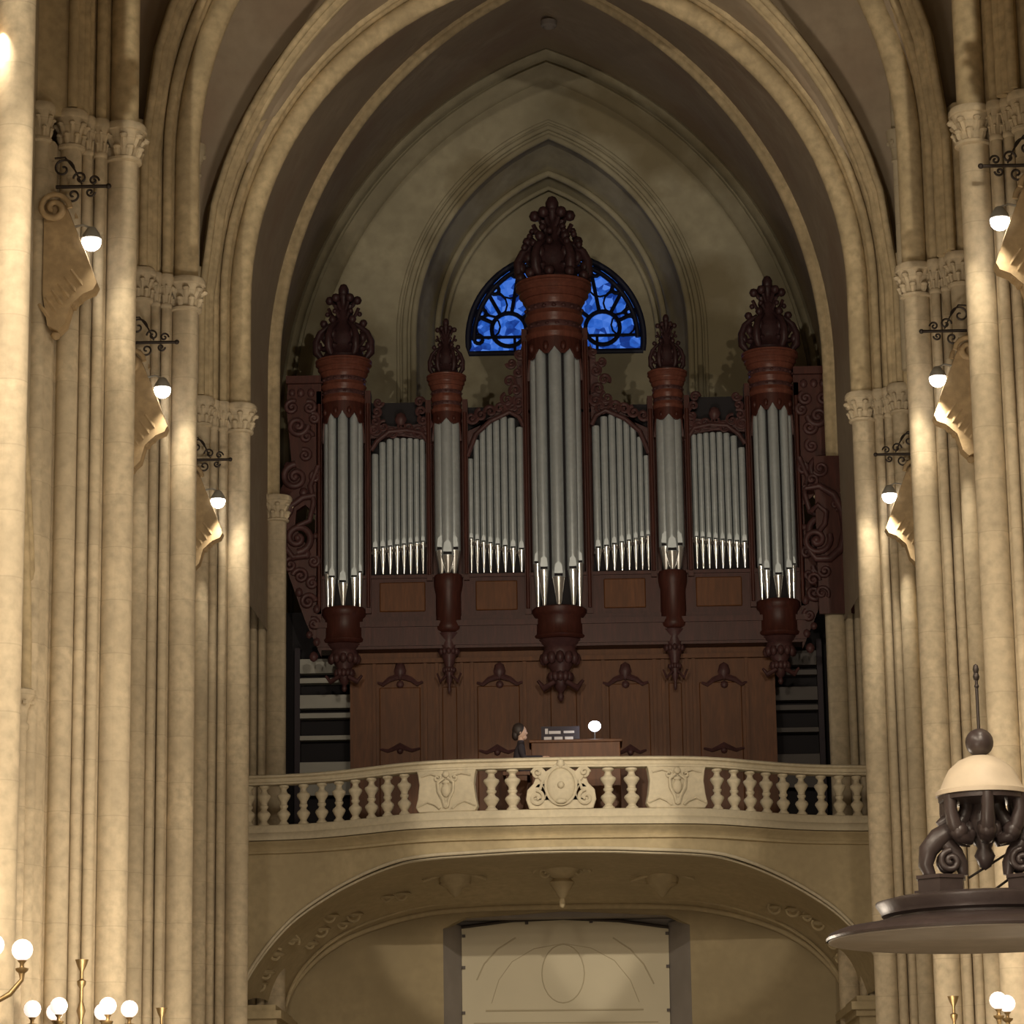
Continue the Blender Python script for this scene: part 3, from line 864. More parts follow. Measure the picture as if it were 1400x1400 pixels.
# wall below the gallery with its doorway bay
P0, P1 = W(606, 1300, 54.6).x, W(944, 1300, 54.6).x
m = MB(); m.prism([(-6.2, 0), (6.0, 0), (6.0, 7.9), (-6.2, 7.9)], 54.6, 55.0, 'y', [[(P0, .02), (P1, .02), (P1, 6.78), (P1 - .4, 6.98), (XC, 7.08), (P0 + .4, 6.98), (P0, 6.78)]])
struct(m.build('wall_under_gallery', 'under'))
m = MB()
for xo, xi in ((P0, W(632, 1300, 55.4).x), (P1, W(914, 1300, 55.4).x)):
    m.add([(xo, 54.62, 0), (xi, 55.4, 0), (xi, 55.4, 6.9), (xo, 54.62, 6.9)], [(0, 1, 2, 3)])
m.box((P0 - .3, 55.5, 0), (P1 + .3, 55.6, 7.4))
m.box((P0, 54.9, 6.98), (P1, 55.5, 7.1))
struct(m.build('door_1', 'jamb', fix=False))
# board with raised outlines
brd = empty('cover_board', (XC, 55.35, 4))
tag(brd, 'large pale covering board with faint arch and oval outlines under the gallery', 'board')
def bp(px, py, d=0): p = W(px, py, 55.35); return (p.x - XC, d, p.z - 4)
m = MB(); tp = [(631, 1270), (700, 1261), (770, 1258), (845, 1261), (914, 1270)]
ol = [bp(*q) for q in tp] + [(bp(914, 1400)[0], 0, -2.5), (bp(632, 1400)[0], 0, -2.5)]
m.prism([(x, z) for x, d, z in ol], 0, .04, 'y'); m.build('board', 'cloth', brd)
m = MB()
def ln(pts, r=.012): m.tube([bp(px, py, -.005) for px, py in pts], r, 6)
ln([(652, 1340), (662, 1318), (680, 1298), (705, 1282)], .016); ln([(838, 1282), (862, 1298), (880, 1318), (894, 1345)], .016)
ln([(672, 1372), (682, 1340), (700, 1315), (730, 1297), (770, 1290), (808, 1296), (840, 1313), (862, 1340), (874, 1370)], .008)
ln([(770 + 29 * cos(a), 1331 + 40 * sin(a)) for a in [2 * PI * i / 24 for i in range(25)]], .012)
ln([(664, 1382), (880, 1380)], .018)
ln([(648, 1399), (900, 1397)], .01)
m.build('raised_outlines', 'clothline', brd)
m = MB()
for px, py in ((634, 1280), (634, 1323), (634, 1385), (912, 1276), (913, 1321), (914, 1381), (720, 1262), (808, 1260)):
    x, y, z = bp(px, py); m.cbox((x, -.02, z), (.06, .06, .05))
m.build('clips', 'iron', brd)
m = MB(); m.tube([tuple(Vector(bp(*q)) + Vector((0, -.03, .03))) for q in tp], .028, 6); m.build('top_edge', 'iron', brd)

# ------------------------------------------------------------------ the organ
OX = -.035
YO = 54.0
org = empty('pipe_organ', (OX, YO, 8.02))
tag(org, 'great pipe organ with carved dark reddish case and five towers of silver pipes', 'organ')
def orel(mb): return rel(mb, org)
def zl(px, py, Y=YO): return W(px, py, Y).z
def xr(px, py=700, Y=YO): return abs(W(px, py, Y).x - OX)
NPIPE = 0
def pipe(x, y, r, zt, zm, zf, parent=org):
    """speaking pipe: body from mouth zm to top zt, conical foot down to zf"""
    b = MB(); b.lathe([(r, zm), (r, zt - .02), (r * .9, zt)], (x, y, 0), 18)
    o = orel(b).build('pipe', 'tin', org)
    f = MB(); f.lathe([(r * .30, zf), (r * .36, zf + .03), (r * .97, zm - .02), (r * 1.0, zm)], (x, y, 0), 18)
    fo = orel(f).build('pipe_foot', 'foot', o)
    q = MB(); h = min(.10, r * .9)
    q.box((x - r * .62, y - r * 1.03, zm + .01), (x + r * .62, y - r * .6, zm + h * .55))
    orel(q).build('pipe_mouth', 'black', o)
    u = MB(); u.prism([(x - r * .66, zm + h * .6), (x + r * .66, zm + h * .6), (x + r * .5, zm + h * 2.2), (x, zm + h * 2.8), (x - r * .5, zm + h * 2.2)], y - r * 1.05, y - r * .75, 'y')
    orel(u).build('upper_lip', 'tin', o)

def finial(cx, cy, z0, w, h, big=False):
    """openwork carved crown: base curls, shoulders, arms and a bud"""
    m = MB(); hw = w / 2
    m.lathe([(hw * .78, 0), (hw * .84, .04 * h), (hw * .66, .10 * h), (hw * .60, .2 * h), (hw * .66, .30 * h), (hw * .50, .42 * h), (hw * .30, .50 * h), (hw * .30, .60 * h), (hw * .16, .68 * h), (hw * .10, .76 * h), (hw * .19, .83 * h), (hw * .17, .90 * h), (hw * .07, .97 * h), (0, h)], (cx, cy, z0), 16)
    for k in range(6):
        a = PI * k / 3
        d = Vector((cos(a), sin(a) * .9, 0))
        def at(r, z): return (cx + d.x * hw * r, cy + d.y * hw * r, z0 + z * h)
        m.tube([at(.75, .02), at(.98, .12), at(1.0, .26), at(.86, .38), at(.62, .45), at(.40, .50)], [hw * .10, hw * .15, hw * .13, hw * .11, hw * .10, hw * .07], 8)
        m.tube([at(.45, .05), at(.62, .16), at(.55, .28), at(.35, .30)], hw * .10, 8)
        m.ball(at(.72, .50), hw * .15, 8); m.ball(at(.90, .20), hw * .14, 8, (1, 1, 1.4))
        m.ball(at(.58, .62), hw * .10, 8)
        m.tube([at(.25, .56), at(.42, .60), at(.55, .70)], hw * .07, 6)
        m.tube([at(.12, .66), at(.30, .72), at(.42, .80)], hw * .07, 6); m.ball(at(.50, .80), hw * .17, 8)
        m.ball(at(.55, .10), hw * .16, 8); m.ball(at(.70, .32), hw * .15, 8, (1, 1, 1.3)); m.ball(at(.66, .17), hw * .15, 8, (1.2, 1, .8)); m.tube([at(.62, .22), at(.78, .30), at(.74, .40), at(.60, .38)], hw * .07, 6)
    m.ball((cx, cy, z0 + .92 * h), hw * .20, 10, (1, 1, 1.5))
    if big:
        for k in range(10):
            a = 2 * PI * k / 10 + .2
            for r, z, q in ((.95, .06, .16), (.82, .42, .11), (.66, .55, .10)):
                m.ball((cx + hw * r * cos(a), cy + hw * r * sin(a), z0 + h * z), hw * q, 8)
    return orel(m).build('carved_finial', 'finial', org)

def tower(cx, r, n, zt, zcap, zneck, zcaptop, wcap, zm, zf, zb, zend, wb, fin, mmid):
    """round tower: base, pipes, drum, crown cornice, finial, pendant"""
    cy = YO - .02
    # back shell & side posts
    m = MB(); m.lathe([(r * .70, zf - .02), (r * .70, zt + .1)], (cx, cy + .06, 0), 24); orel(m).build('tower_core', 'black', org)
    for sx in (-1, 1):
        m = MB(); m.box((cx + sx * (r + .075) - .05, cy - .10, zf - .1), (cx + sx * (r + .075) + .05, cy + .30, zneck + .25))
        m.tube([(cx + sx * (r + .075), cy - .12, zf), (cx + sx * (r + .075), cy - .12, zneck)], .035, 8)
        orel(m).build('tower_post', 'wood', org)
    # pipes on a half circle
    pr = r * .98
    w = PI * pr / n / 2 * .96 if n > 3 else PI * pr / n / 2 * .93
    for k in range(n):
        a = PI + PI * (k + .5) / n
        if n == 5: a = math.radians(270 + (-79, -45, 0, 45, 79)[k]); w = r * (.19, .215, .25, .215, .19)[k]
        dm = abs(k - (n - 1) / 2) / ((n - 1) / 2)
        pipe(cx + (pr - w) * cos(a), cy + (pr - w) * sin(a), w, zneck + .55, zm + (mmid * dm), zf)
    # carved valance over the pipe tops
    m = MB(); K = 40
    rows = []
    for k in range(K + 1):
        a = PI + PI * k / K
        ph = (k / K * n) % 1.0
        drop = (zneck - zt) * (.55 + .45 * abs(cos(PI * n * k / K)) * (1.0 if k % 2 else .9))
        edge = abs(k / K - .5) * 2
        drop += edge ** 4 * (zneck - zt) * 1.2
        rr = r * 1.05
        rows.append([(cx + rr * cos(a), cy + rr * sin(a), zneck + .02), (cx + rr * cos(a), cy + rr * sin(a), zneck - drop), (cx + (rr - .04) * cos(a), cy + (rr - .04) * sin(a), zneck - drop), (cx + (rr - .04) * cos(a), cy + (rr - .04) * sin(a), zneck + .02)])
    m.grid(rows, False)
    for k in range(n + 1):
        a = PI + PI * k / n
        m.ball((cx + r * 1.07 * cos(a), cy + r * 1.07 * sin(a), zneck - (zneck - zt) * .55), r * .12, 8, (1, 1, 1.6))
    orel(m).build('valance', 'wood', org)
    # drum and crown
    H = zcaptop - zneck; wc = wcap / 2
    m = MB(); m.lathe([(r * 1.06, 0), (r * 1.06, .04 * H), (r * 1.12, .07 * H), (r * 1.12, .10 * H), (r * 1.05, .14 * H), (r * 1.04, .30 * H), (r * 1.10, .36 * H), (r * 1.14, .40 * H), (r * 1.08, .44 * H), (r * 1.07, .60 * H), (r * 1.15, .66 * H), (r * 1.20, .69 * H), (r * 1.16, .71 * H), (wc * .88, .76 * H), (wc * .92, .78 * H), (wc * .92, .81 * H), (wc * .88, .82 * H), (wc * .95, .88 * H), (wc, .90 * H), (wc, .93 * H), (wc * .96, .94 * H), (wc * 1.01, .965 * H), (wc * 1.01, .985 * H), (wc * .97, H), (wc * .5, H)], (cx, cy, zneck), 40)
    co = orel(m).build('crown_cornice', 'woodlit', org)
    d = MB(); d.lathe([(r * 1.06, .46 * H), (r * 1.085, .48 * H), (r * 1.085, .57 * H), (r * 1.06, .59 * H)], (cx, cy, zneck), 32); d.lathe([(r * 1.04, .17 * H), (r * 1.07, .19 * H), (r * 1.07, .26 * H), (r * 1.04, .28 * H)], (cx, cy, zneck), 32)
    for k in range(9):
        a = PI + PI * (k + .5) / 9
        d.ball((cx + r * 1.07 * cos(a), cy + r * 1.07 * sin(a), zneck + .52 * H), r * .10, 8, (1, 1, .8))
        d.ball((cx + r * 1.06 * cos(a + .1), cy + r * 1.06 * sin(a + .1), zneck + .22 * H), r * .08, 8, (1.2, 1, .7))
    orel(d).build('drum_carving', 'carve', org)
    finial(cx, cy, zcaptop, fin[0], fin[1], fin[0] > 1.1)
    # base drum and pendant
    Hb = zf - zb; rb = wb / 2
    m = MB(); m.lathe([(rb * .70, 0), (rb * .95, .05 * Hb), (rb * 1.0, .12 * Hb), (rb * .92, .18 * Hb), (rb * .90, .68 * Hb), (rb * .98, .76 * Hb), (rb * 1.04, .84 * Hb), (rb * 1.04, .96 * Hb), (rb * .98, Hb), (.02, Hb)], (cx, cy, zb), 32)
    orel(m).build('tower_base', 'wood', org)
    Hp = zb - zend
    m = MB(); m.lathe([(0, 0), (rb * .08, .02 * Hp), (rb * .13, .08 * Hp), (rb * .08, .14 * Hp), (rb * .22, .22 * Hp), (rb * .36, .38 * Hp), (rb * .30, .46 * Hp), (rb * .55, .66 * Hp), (rb * .66, .80 * Hp), (rb * .60, .88 * Hp), (rb * .86, Hp)], (cx, cy, zend), 24)
    for k in range(7):
        a = PI + PI * k / 6
        m.ball((cx + rb * .62 * cos(a), cy + rb * .62 * sin(a), zend + .70 * Hp), rb * .17, 8, (1, 1, 1.5))
        m.ball((cx + rb * .38 * cos(a), cy + rb * .38 * sin(a), zend + .40 * Hp), rb * .14, 8, (1, 1, 1.5))
    for sx in (-1, 1):
        m.tube([(cx + sx * rb * .2, cy - rb * .5, zend + .3 * Hp), (cx + sx * rb * .62, cy - rb * .3, zend + .20 * Hp), (cx + sx * rb * .85, cy - .12, zend + .33 * Hp)], [rb * .1, rb * .14, rb * .06], 8)
    orel(m).build('carved_pendant', 'carve', org)
    return cy

YT = YO - .35
# outer towers
xo = (xr(471) + xr(1060)) / 2
for sx in (-1, 1):
    tower(OX + sx * xo, .365, 5, zl(471, 572, YT), 0, zl(471, 548, YT), zl(471, 488, YT), 1.02, zl(471, 797, YT), zl(471, 828, YT), zl(471, 878, YT), zl(471, 942, YT), .76, (1.0, zl(471, 383, YT) - zl(471, 488, YT)), .22)
# mid towers
xm = (xr(613) + xr(918)) / 2
for sx in (-1, 1):
    tower(OX + sx * xm, .255, 3, zl(613, 577, YT), 0, zl(613, 560, YT), zl(613, 508, YT), .72, zl(613, 757, YT), zl(613, 782, YT), zl(613, 862, YT), zl(613, 945, YT), .50, (.60, zl(613, 428, YT) - zl(613, 508, YT)), .10)
# centre tower
tower(OX - .03, .475, 5, zl(763, 486, YT), 0, zl(763, 462, YT), zl(763, 382, YT), 1.38, zl(763, 790, YT), zl(763, 828, YT), zl(763, 872, YT), zl(763, 955, YT), .94, (1.28, zl(755, 264, YT) - zl(763, 382, YT)), .30)

# flats between the towers
def flat(x0, x1, n, tops, mouths, zf, grow, nm):
    """x0 is the outer edge, x1 the inner edge (distance from the organ axis)"""
    ws = [1 + grow * (k / (n - 1)) for k in range(n)]; tot = sum(ws); W_ = abs(x1 - x0)
    for sx in (-1, 1):
        acc = 0
        for k in range(n):
            w = ws[k] / tot * W_
            d = x0 - acc - w / 2; acc += w
            t = k / (n - 1)
            zt = tab(tops, t); zm_ = mouths[0] * (1 - t) + mouths[1] * t
            pipe(OX + sx * d, YO - .02, w * .46, zt, zm_, zf)
        # backing and rack board
        b = MB(); lo, hi = min(OX + sx * x0, OX + sx * x1), max(OX + sx * x0, OX + sx * x1)
        b.box((lo, YO + .12, zf - .2), (hi, YO + .2, tops[0][1] + 1.0)); orel(b).build('dark_backing', 'black', org)
        rb = MB(); a_, b_ = (OX + sx * x0, mouths[0] - .07), (OX + sx * x1, mouths[1] - .07)
        rb.add([(a_[0], YO - .06, a_[1] - .025), (b_[0], YO - .06, b_[1] - .025), (b_[0], YO - .06, b_[1] + .025), (a_[0], YO - .06, a_[1] + .025),
                (a_[0], YO + .08, a_[1] - .025), (b_[0], YO + .08, b_[1] - .025), (b_[0], YO + .08, b_[1] + .025), (a_[0], YO + .08, a_[1] + .025)],
               [(0, 1, 2, 3), (4, 7, 6, 5), (0, 4, 5, 1), (3, 2, 6, 7), (0, 3, 7, 4), (1, 5, 6, 2)])
        orel(rb).build('rack_board', 'iron', org)
xa0, xa1 = xr(508), xr(590)
flat(xa0, xa1, 9, [(0, zl(512, 622)), (.12, zl(520, 606)), (.3, zl(535, 600)), (.6, zl(560, 600)), (.88, zl(578, 602)), (1, zl(588, 620))], (zl(512, 752), zl(588, 741)), zl(550, 785), -.25, 'outer')
xb0, xb1 = xr(640), xr(718)
flat(xb0, xb1, 8, [(0, zl(643, 628)), (.2, zl(660, 592)), (.45, zl(678, 578)), (.8, zl(700, 568)), (1, zl(714, 585))], (zl(643, 738), zl(716, 753)), zl(680, 783), .45, 'inner')
# carved cresting above the flats
def curls(m, pts, y, thick=.03):
    for (x, z, r, a, s) in pts:
        m.tube(spiral((x, y, z), r, 1.4, a, s), [thick * (1.0 - .4 * i / 28) for i in range(29)], 6)
        m.ball((x, y, z), r * .22, 8)
random.seed(11)
for sx in (-1, 1):
    m = MB()
    zt = zl(550, 600)
    # lower border following the pipe tops
    m.tube([(OX + sx * (xa0 - (xa0 - xa1) * t), YO - .10, z) for t, z in ((0, zl(510, 618)), (.1, zl(518, 605)), (.3, zl(535, 592)), (.6, zl(560, 590)), (.85, zl(576, 594)), (1, zl(588, 612)))], .045, 8)
    P = []
    for k in range(7):
        t = (k + .5) / 7; d = xa0 - (xa0 - xa1) * t
        P.append((OX + sx * d, zt + .15 + .08 * sin(k * 2.3), .11, k * 1.3, 1 if k % 2 else -1))
    curls(m, P, YO - .10)
    m.ball((OX + sx * (xa0 + xa1) / 2, YO - .1, zt + .34), .10, 8, (1.1, .7, 1.3))
    m.prism([(OX + sx * xa0, zt + .0), (OX + sx * xa0, zt + .28), (OX + sx * (xa0 + xa1) / 2, zt + .20), (OX + sx * xa1, zt + .30), (OX + sx * xa1, zt - .05), (OX + sx * (xa0 + xa1) / 2, zt + .04)], YO - .06, YO + .2, 'y')
    orel(m).build('carved_cresting', 'carve', org)
    m = MB()
    m.tube([(OX + sx * (xb0 - (xb0 - xb1) * t), YO - .10, z) for t, z in ((0, zl(641, 626)), (.15, zl(652, 596)), (.4, zl(674, 578)), (.75, zl(696, 565)), (.92, zl(710, 572)), (1, zl(716, 585)))], .045, 8)
    P = []
    for k in range(6):
        t = (k + .5) / 6; d = xb0 - (xb0 - xb1) * t
        P.append((OX + sx * d, zl(650, 584) + .12 + t * .35, .11, k * 1.7, 1 if k % 2 else -1))
    # side scroll climbing the centre tower
    for k in range(7):
        P.append((OX + sx * (xr(706) + .05 - .12 * (k / 6) + (.10 if k % 2 else -.03)), zl(706, 560) + k * .17, .13 - .008 * k, k * 1.9, 1 if k % 2 else -1))
    curls(m, P, YO - .08, .04)
    m.prism([(OX + sx * xb1, zl(716, 585)), (OX + sx * xb1, zl(716, 470)), (OX + sx * (xb1 + .10), zl(716, 490)), (OX + sx * (xb1 + .16), zl(716, 540)), (OX + sx * (xb1 + .40), zl(690, 560)), (OX + sx * xb0, zl(650, 590)), (OX + sx * xb0, zl(650, 612)), (OX + sx * (xb0 - .3), zl(672, 575)), (OX + sx * (xb1 + .2), zl(700, 562))], YO - .02, YO + .15, 'y')
    orel(m).build('carved_cresting', 'carve', org)
    # small scroll brackets beside the mid towers
    m = MB(); P = []
    for k in range(4): P.append((OX + sx * (xr(588) + .08 + .03 * k), zl(588, 590) + .02 + k * .17, .09, k * 2.1, 1 if k % 2 else -1))
    curls(m, P, YO - .1, .035); orel(m).build('side_scroll', 'carve', org)
    m = MB(); P = []
    for k in range(4): P.append((OX + sx * (xr(510) - .02 - .03 * k), zl(510, 590) + .0 + k * .17, .09, k * 2.1, -1 if k % 2 else 1))
    curls(m, P, YO - .1, .035); orel(m).build('side_scroll', 'carve', org)

# plinth with panels under the pipes
xe = xr(438)
zp1, zp0 = zl(550, 787), zl(550, 852)
m = MB(); m.box((OX - xe, YO - .02, zp0), (OX + xe, YO + .5, zp1))
m.box((OX - xe, YO - .07, zp1 - .06), (OX + xe, YO + .3, zp1)); m.box((OX - xe, YO - .08, zp0), (OX + xe, YO + .3, zp0 + .10))
orel(m).build('pipe_plinth', 'wood', org)
for (a, b) in ((xa0 - .08, xa1 + .06), (xb0 - .06, xb1 + .10)):
    for sx in (-1, 1):
        m = MB(); x0_, x1_ = sorted((OX + sx * a, OX + sx * b)); m.box((x0_ + .06, YO - .055, zp0 + .20), (x1_ - .06, YO, zp1 - .13))
        orel(m).build('plinth_panel', 'panel', org, bevel=.02)
zc0 = zl(550, 885)
m = MB(); m.box((OX - xe - .05, YO - .16, zc0), (OX + xe + .05, YO + .5, zp0 - .06)); m.box((OX - xe - .08, YO - .20, zp0 - .10), (OX + xe + .08, YO + .5, zp0))
m.box((OX - xe - .02, YO - .13, zc0 - .05), (OX + xe + .02, YO + .4, zc0))
orel(m).build('lower_cornice', 'wood', org)
# upper body behind the pipes
m = MB(); m.box((OX - xe, YO + .2, zp1), (OX + xe, YO + 2.0, zl(550, 560))); m.box((OX - .62, YO + .2, zl(763, 560)), (OX + .62, YO + 1.8, zl(763, 470)))
orel(m).build('upper_case', 'wood', org)
# lower case with panels
xl = (xr(476, 980) + xr(1061, 980)) / 2
YL = YO - .02 + .25
ztop = zl(550, 903)
m = MB(); m.box((OX - xl, YL, 8.02), (OX + xl, YL + 1.6, zc0 + .02)); m.box((OX - xl - .04, YL - .10, ztop - .02), (OX + xl + .04, YL, ztop + .06))
orel(m).build('lower_case', 'panel', org)
edges = [476, 505, 590, 640, 722, 742, 802, 822, 905, 955, 1030, 1061]
for a, b in ((512, 582), (598, 632), (646, 718), (746, 796), (826, 896), (908, 940), (950, 1022)):
    xa, xb = W(a, 980, YL).x, W(b, 980, YL).x
    for u in (xa, xb):
        m = MB(); m.box((u - .03, YL - .05, 8.1), (u + .03, YL, ztop)); orel(m).build('panel_stile', 'panel', org)
    p = MB(); p.box((xa + .09, YL - .035, 8.5), (xb - .09, YL, ztop - .45)); orel(p).build('case_panel', 'panel', org, bevel=.02)
for px, w, py in ((547, 60, 925), (683, 60, 925), (855, 60, 925), (990, 60, 925), (547, 56, 1025), (680, 50, 1027), (862, 44, 1027), (990, 56, 1024)):
    p = W(px, py, YL - .06); hw_ = w / 78 / 2; m = MB()
    if py < 1000:
        m.ball((p.x, p.y, p.z + .10), .11, 8, (1, .5, 1.5)); m.ball((p.x, p.y, p.z - .14), .07, 8, (1, .5, 1))
        for sx in (-1, 1): m.tube([(p.x + sx * u * hw_, p.y, p.z + v) for u, v in ((.1, 0), (.5, -.05), (.8, -.14), (1.05, -.10))], [.06, .05, .04, .02], 6)
    else:
        m.tube([(p.x + u * hw_, p.y, p.z + v) for u, v in ((-1, .02), (-.6, -.02), (-.25, .03), (0, .07), (.25, .03), (.6, -.02), (1, .02))], [.02, .035, .045, .06, .045, .035, .02], 6)
        m.ball((p.x, p.y, p.z - .02), .06, 8)
    orel(m).build('carved_ornament', 'carve', org)

# carved side wings
def wing(sx):
    m = MB(); y = YO - .12
    def X(px): return OX + sx * (xr(px))
    A = lambda px, py: (X(px), zl(px, py))
    # flat carcass with openings
    outl = [A(440, 520), A(394, 526), A(392, 560), A(400, 640), A(384, 672), A(380, 720), A(386, 760), A(400, 800), A(418, 850), A(440, 900)]
    h1 = [A(406, 700), A(418, 692), A(432, 705), A(431, 735), A(418, 745), A(404, 722)]
    m.prism(outl, y, y + .14, 'y', [h1])
    orel(m).build('wing_board', 'wood', org)
    c = MB(); P = []
    def vol(px, py, r, a, s, t=.045): 
        x, z = A(px, py); c.tube(spiral((x, y - .04, z), r, 1.5, a, s * sx * -1), [t * (1 - .35 * i / 28) for i in range(29)], 8); c.ball((x, y - .04, z), r * .26, 8)
    a0 = 0 if sx < 0 else PI
    vol(405, 655, .24, a0 + PI / 2, 1, .065); vol(408, 738, .27, -PI / 2, 1, .07)
    vol(408, 585, .19, a0, -1, .055); vol(420, 600, .12, 0, 1); vol(400, 560, .13, 1, 1); vol(424, 560, .12, 2, -1)
    vol(418, 625, .11, 2, -1); vol(398, 775, .13, 1, 1); vol(412, 790, .14, 3, -1); vol(428, 800, .10, 1, 1); vol(422, 825, .14, 0, 1, .05); vol(430, 855, .10, 2, -1)
    vol(430, 575, .10, 2, -1); vol(432, 655, .10, 1, 1); vol(390, 700, .14, 1, -1); vol(430, 770, .1, 1, -1)
    c.tube([(X(px), y - .05, zl(px, py)) for px, py in ((432, 680), (415, 683), (398, 695), (388, 720), (390, 750), (402, 765), (420, 762))], .06, 8)
    c.tube([(X(px), y - .05, zl(px, py)) for px, py in ((436, 640), (425, 668), (430, 690), (424, 715), (408, 722))], .05, 8)
    for px, py, r in ((412, 540, .07), (400, 540, .06), (426, 540, .07), (394, 640, .07), (416, 676, .08), (420, 760, .08), (432, 735, .05), (410, 812, .07), (434, 835, .07), (434, 880, .07), (430, 900, .08), (424, 870, .06)):
        c.ball((X(px), y - .03, zl(px, py)), r, 8, (1, .7, 1.2))
    orel(c).build('wing_carving', 'carve', org)
    t = MB(); t.box((min(X(392), X(440)), y - .10, zl(415, 528)), (max(X(392), X(440)), y + .2, zl(415, 518))); orel(t).build('wing_cap', 'wood', org)
wing(-1); wing(1)
# dark wood side cheek beyond the right wing
m = MB(); m.box((OX + xr(1112), YO - .50, zl(1150, 846)), (OX + xr(1166), YO - .42, zl(1150, 632)))
orel(m).build('side_cheek', 'wood', org)
m = MB(); yc_ = YO - .54
def cq(px, py): p = W(px, py, yc_); return (p.x, yc_, p.z)
m.tube([cq(*q) for q in ((1100, 668), (1120, 664), (1140, 676), (1152, 700), (1156, 725), (1150, 750), (1134, 764), (1116, 764), (1106, 752))], [.04, .06, .07, .075, .08, .08, .07, .06, .04], 8)
x_, y_, z_ = cq(1116, 738); m.tube(spiral((x_, yc_, z_), .26, 1.6, .4, -1), .055, 8); m.ball((x_, yc_, z_), .08, 10)
m.tube([cq(*q) for q in ((1108, 700), (1118, 690), (1130, 700), (1128, 716), (1120, 726))], .05, 8)
orel(m).build('cheek_scroll', 'carve', org)
for px, py, r in ((1122, 640, .14), (1110, 655, .12), (1128, 780, .11), (1112, 792, .12), (1124, 810, .13), (1142, 690, .09)):
    m = MB(); x_, y_, z_ = cq(px, py); m.tube(spiral((x_, yc_ + .02, z_), r, 1.3, px, 1), .035, 8); m.ball((x_, yc_ + .02, z_), r * .35, 8); orel(m).build('cheek_leaf', 'carve', org)

# boards in the dark passages beside the organ
for sx, nm in ((-1, 'left'), (1, 'right')):
    rt = empty('board_rack', (XC + sx * 4.2, 55.0, 8.02))
    tag(rt, 'rack of horizontal %s boards in the dark %s of the organ case' % (('pale', 'passage left') if sx < 0 else ('dim', 'passage right')), 'rack')
    for z, h in ((3.42, .26), (3.24, .09), (2.78, .24), (2.60, .09), (2.20, .08), (1.2, .6)):
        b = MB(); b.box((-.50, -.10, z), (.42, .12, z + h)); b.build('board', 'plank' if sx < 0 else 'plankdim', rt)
    for u in (-.55, .48):
        b = MB(); b.box((u - .05, -.05, 0), (u + .05, .15, 3.9)); b.build('upright', 'coat', rt)
    b = MB(); b.box((-.9, .2, 0), (.9, .25, 4.6)); b.build('passage_shade_sheet', 'black', rt)  # black sheet added to paint in the darkness of the passage

# ------------------------------------------------------------------ organ console, lamp, organist
YC = 51.9
cn = empty('organ_console', (W(785, 1040, YC).x, YC, 8.02))
tag(cn, 'low brown organ console with a music desk behind the balustrade', 'console')
zt = W(790, 1014, YC).z - 8.02
b = MB(); b.box((-.72, -.25, 0), (.78, .45, zt)); b.box((-.76, -.28, zt - .05), (.82, .48, zt)); b.build('console_case', 'panel', cn, bevel=.01)
b = MB(); b.box((-.55, -.05, zt), (.10, .0, zt + .26)); b.build('music_desk', 'coat', cn)
for x, z, w, h in ((-.46, .13, .05, .09), (-.32, .13, .20, .05), (-.08, .14, .18, .04), (-.44, .03, .13, .05), (-.26, .03, .14, .05), (-.08, .03, .14, .05)):
    b = MB(); b.box((x - w / 2, -.065, zt + z), (x + w / 2, -.05, zt + z + h)); b.build('sheet_music', 'paper', cn)
P = W(813, 993, YC)
dl = empty('desk_lamp', (P.x, P.y, 8.02 + zt))
tag(dl, 'small glaring bluish white desk lamp on the organ console', 'lamp')
hz = P.z - 8.02 - zt
b = MB(); b.lathe([(.08, 0), (.08, .015), (.015, .03), (.012, hz)], (0, 0, 0), 14); b.build('stand', 'iron', dl)
MB().ball((0, -.02, hz), .10, 16, (1.05, 1, .9)).build('bulb', 'deskglow', dl)
light('desk_lamp_light', 'POINT', (P.x, P.y - .2, P.z), 6, (.8, .87, 1), .08)
pf = MB(); pf.box((-.42, -.28, 0), (.30, .28, .42)); 
H = W(709.5, 1001, 51.7)
st = empty('organ_bench', (H.x - .02, 51.7, 8.02)); tag(st, 'dark wooden organ bench under the seated organist', 'bench')
b = MB(); b.box((-.25, -.45, .98), (.2, .45, 1.04)); b.build('seat', 'panel', st)
for sy in (-1, 1):
    b = MB(); b.box((-.2, sy * .38 - .03, 0), (.15, sy * .38 + .03, .98)); b.build('leg', 'panel', st)
ps = empty('person', (H.x, 51.7, 9.06))
tag(ps, 'person in dark clothing with dark hair seated at the organ console', 'person')
def skinfig(name, verts, edges, radii, mt, parent, root=0, sub=2):
    me = bpy.data.meshes.new(name); me.from_pydata(verts, edges, []); me.update()
    me.materials.append(M[mt])
    o = bpy.data.objects.new(name, me); COL.objects.link(o); o.parent = parent
    md = o.modifiers.new('skin', 'SKIN'); md.use_smooth_shade = True
    me.skin_vertices.new() if not me.skin_vertices else None
    for v, r in zip(me.skin_vertices[0].data, radii): v.radius = (r if isinstance(r, tuple) else (r, r))
    me.skin_vertices[0].data[root].use_root = True
    sb = o.modifiers.new('s', 'SUBSURF'); sb.levels = sub; sb.render_levels = sub
    return o
HZ = H.z - 9.06           # head centre above the seat
V = [(0, 0, .10), (0, 0, .30), (.02, 0, HZ - .30), (.03, 0, HZ - .20), (.03, 0, HZ - .10),
     (.02, -.17, HZ - .27), (.08, -.22, HZ - .48), (.32, -.16, HZ - .46), (.40, -.15, HZ - .45),
     (.02, .17, HZ - .27), (.08, .22, HZ - .48), (.32, .16, HZ - .46), (.40, .15, HZ - .45),
     (.05, -.09, .08), (.40, -.10, .10), (.44, -.10, -.32), (.54, -.10, -.36),
     (.05, .09, .08), (.40, .10, .10), (.44, .10, -.32), (.54, .10, -.36)]
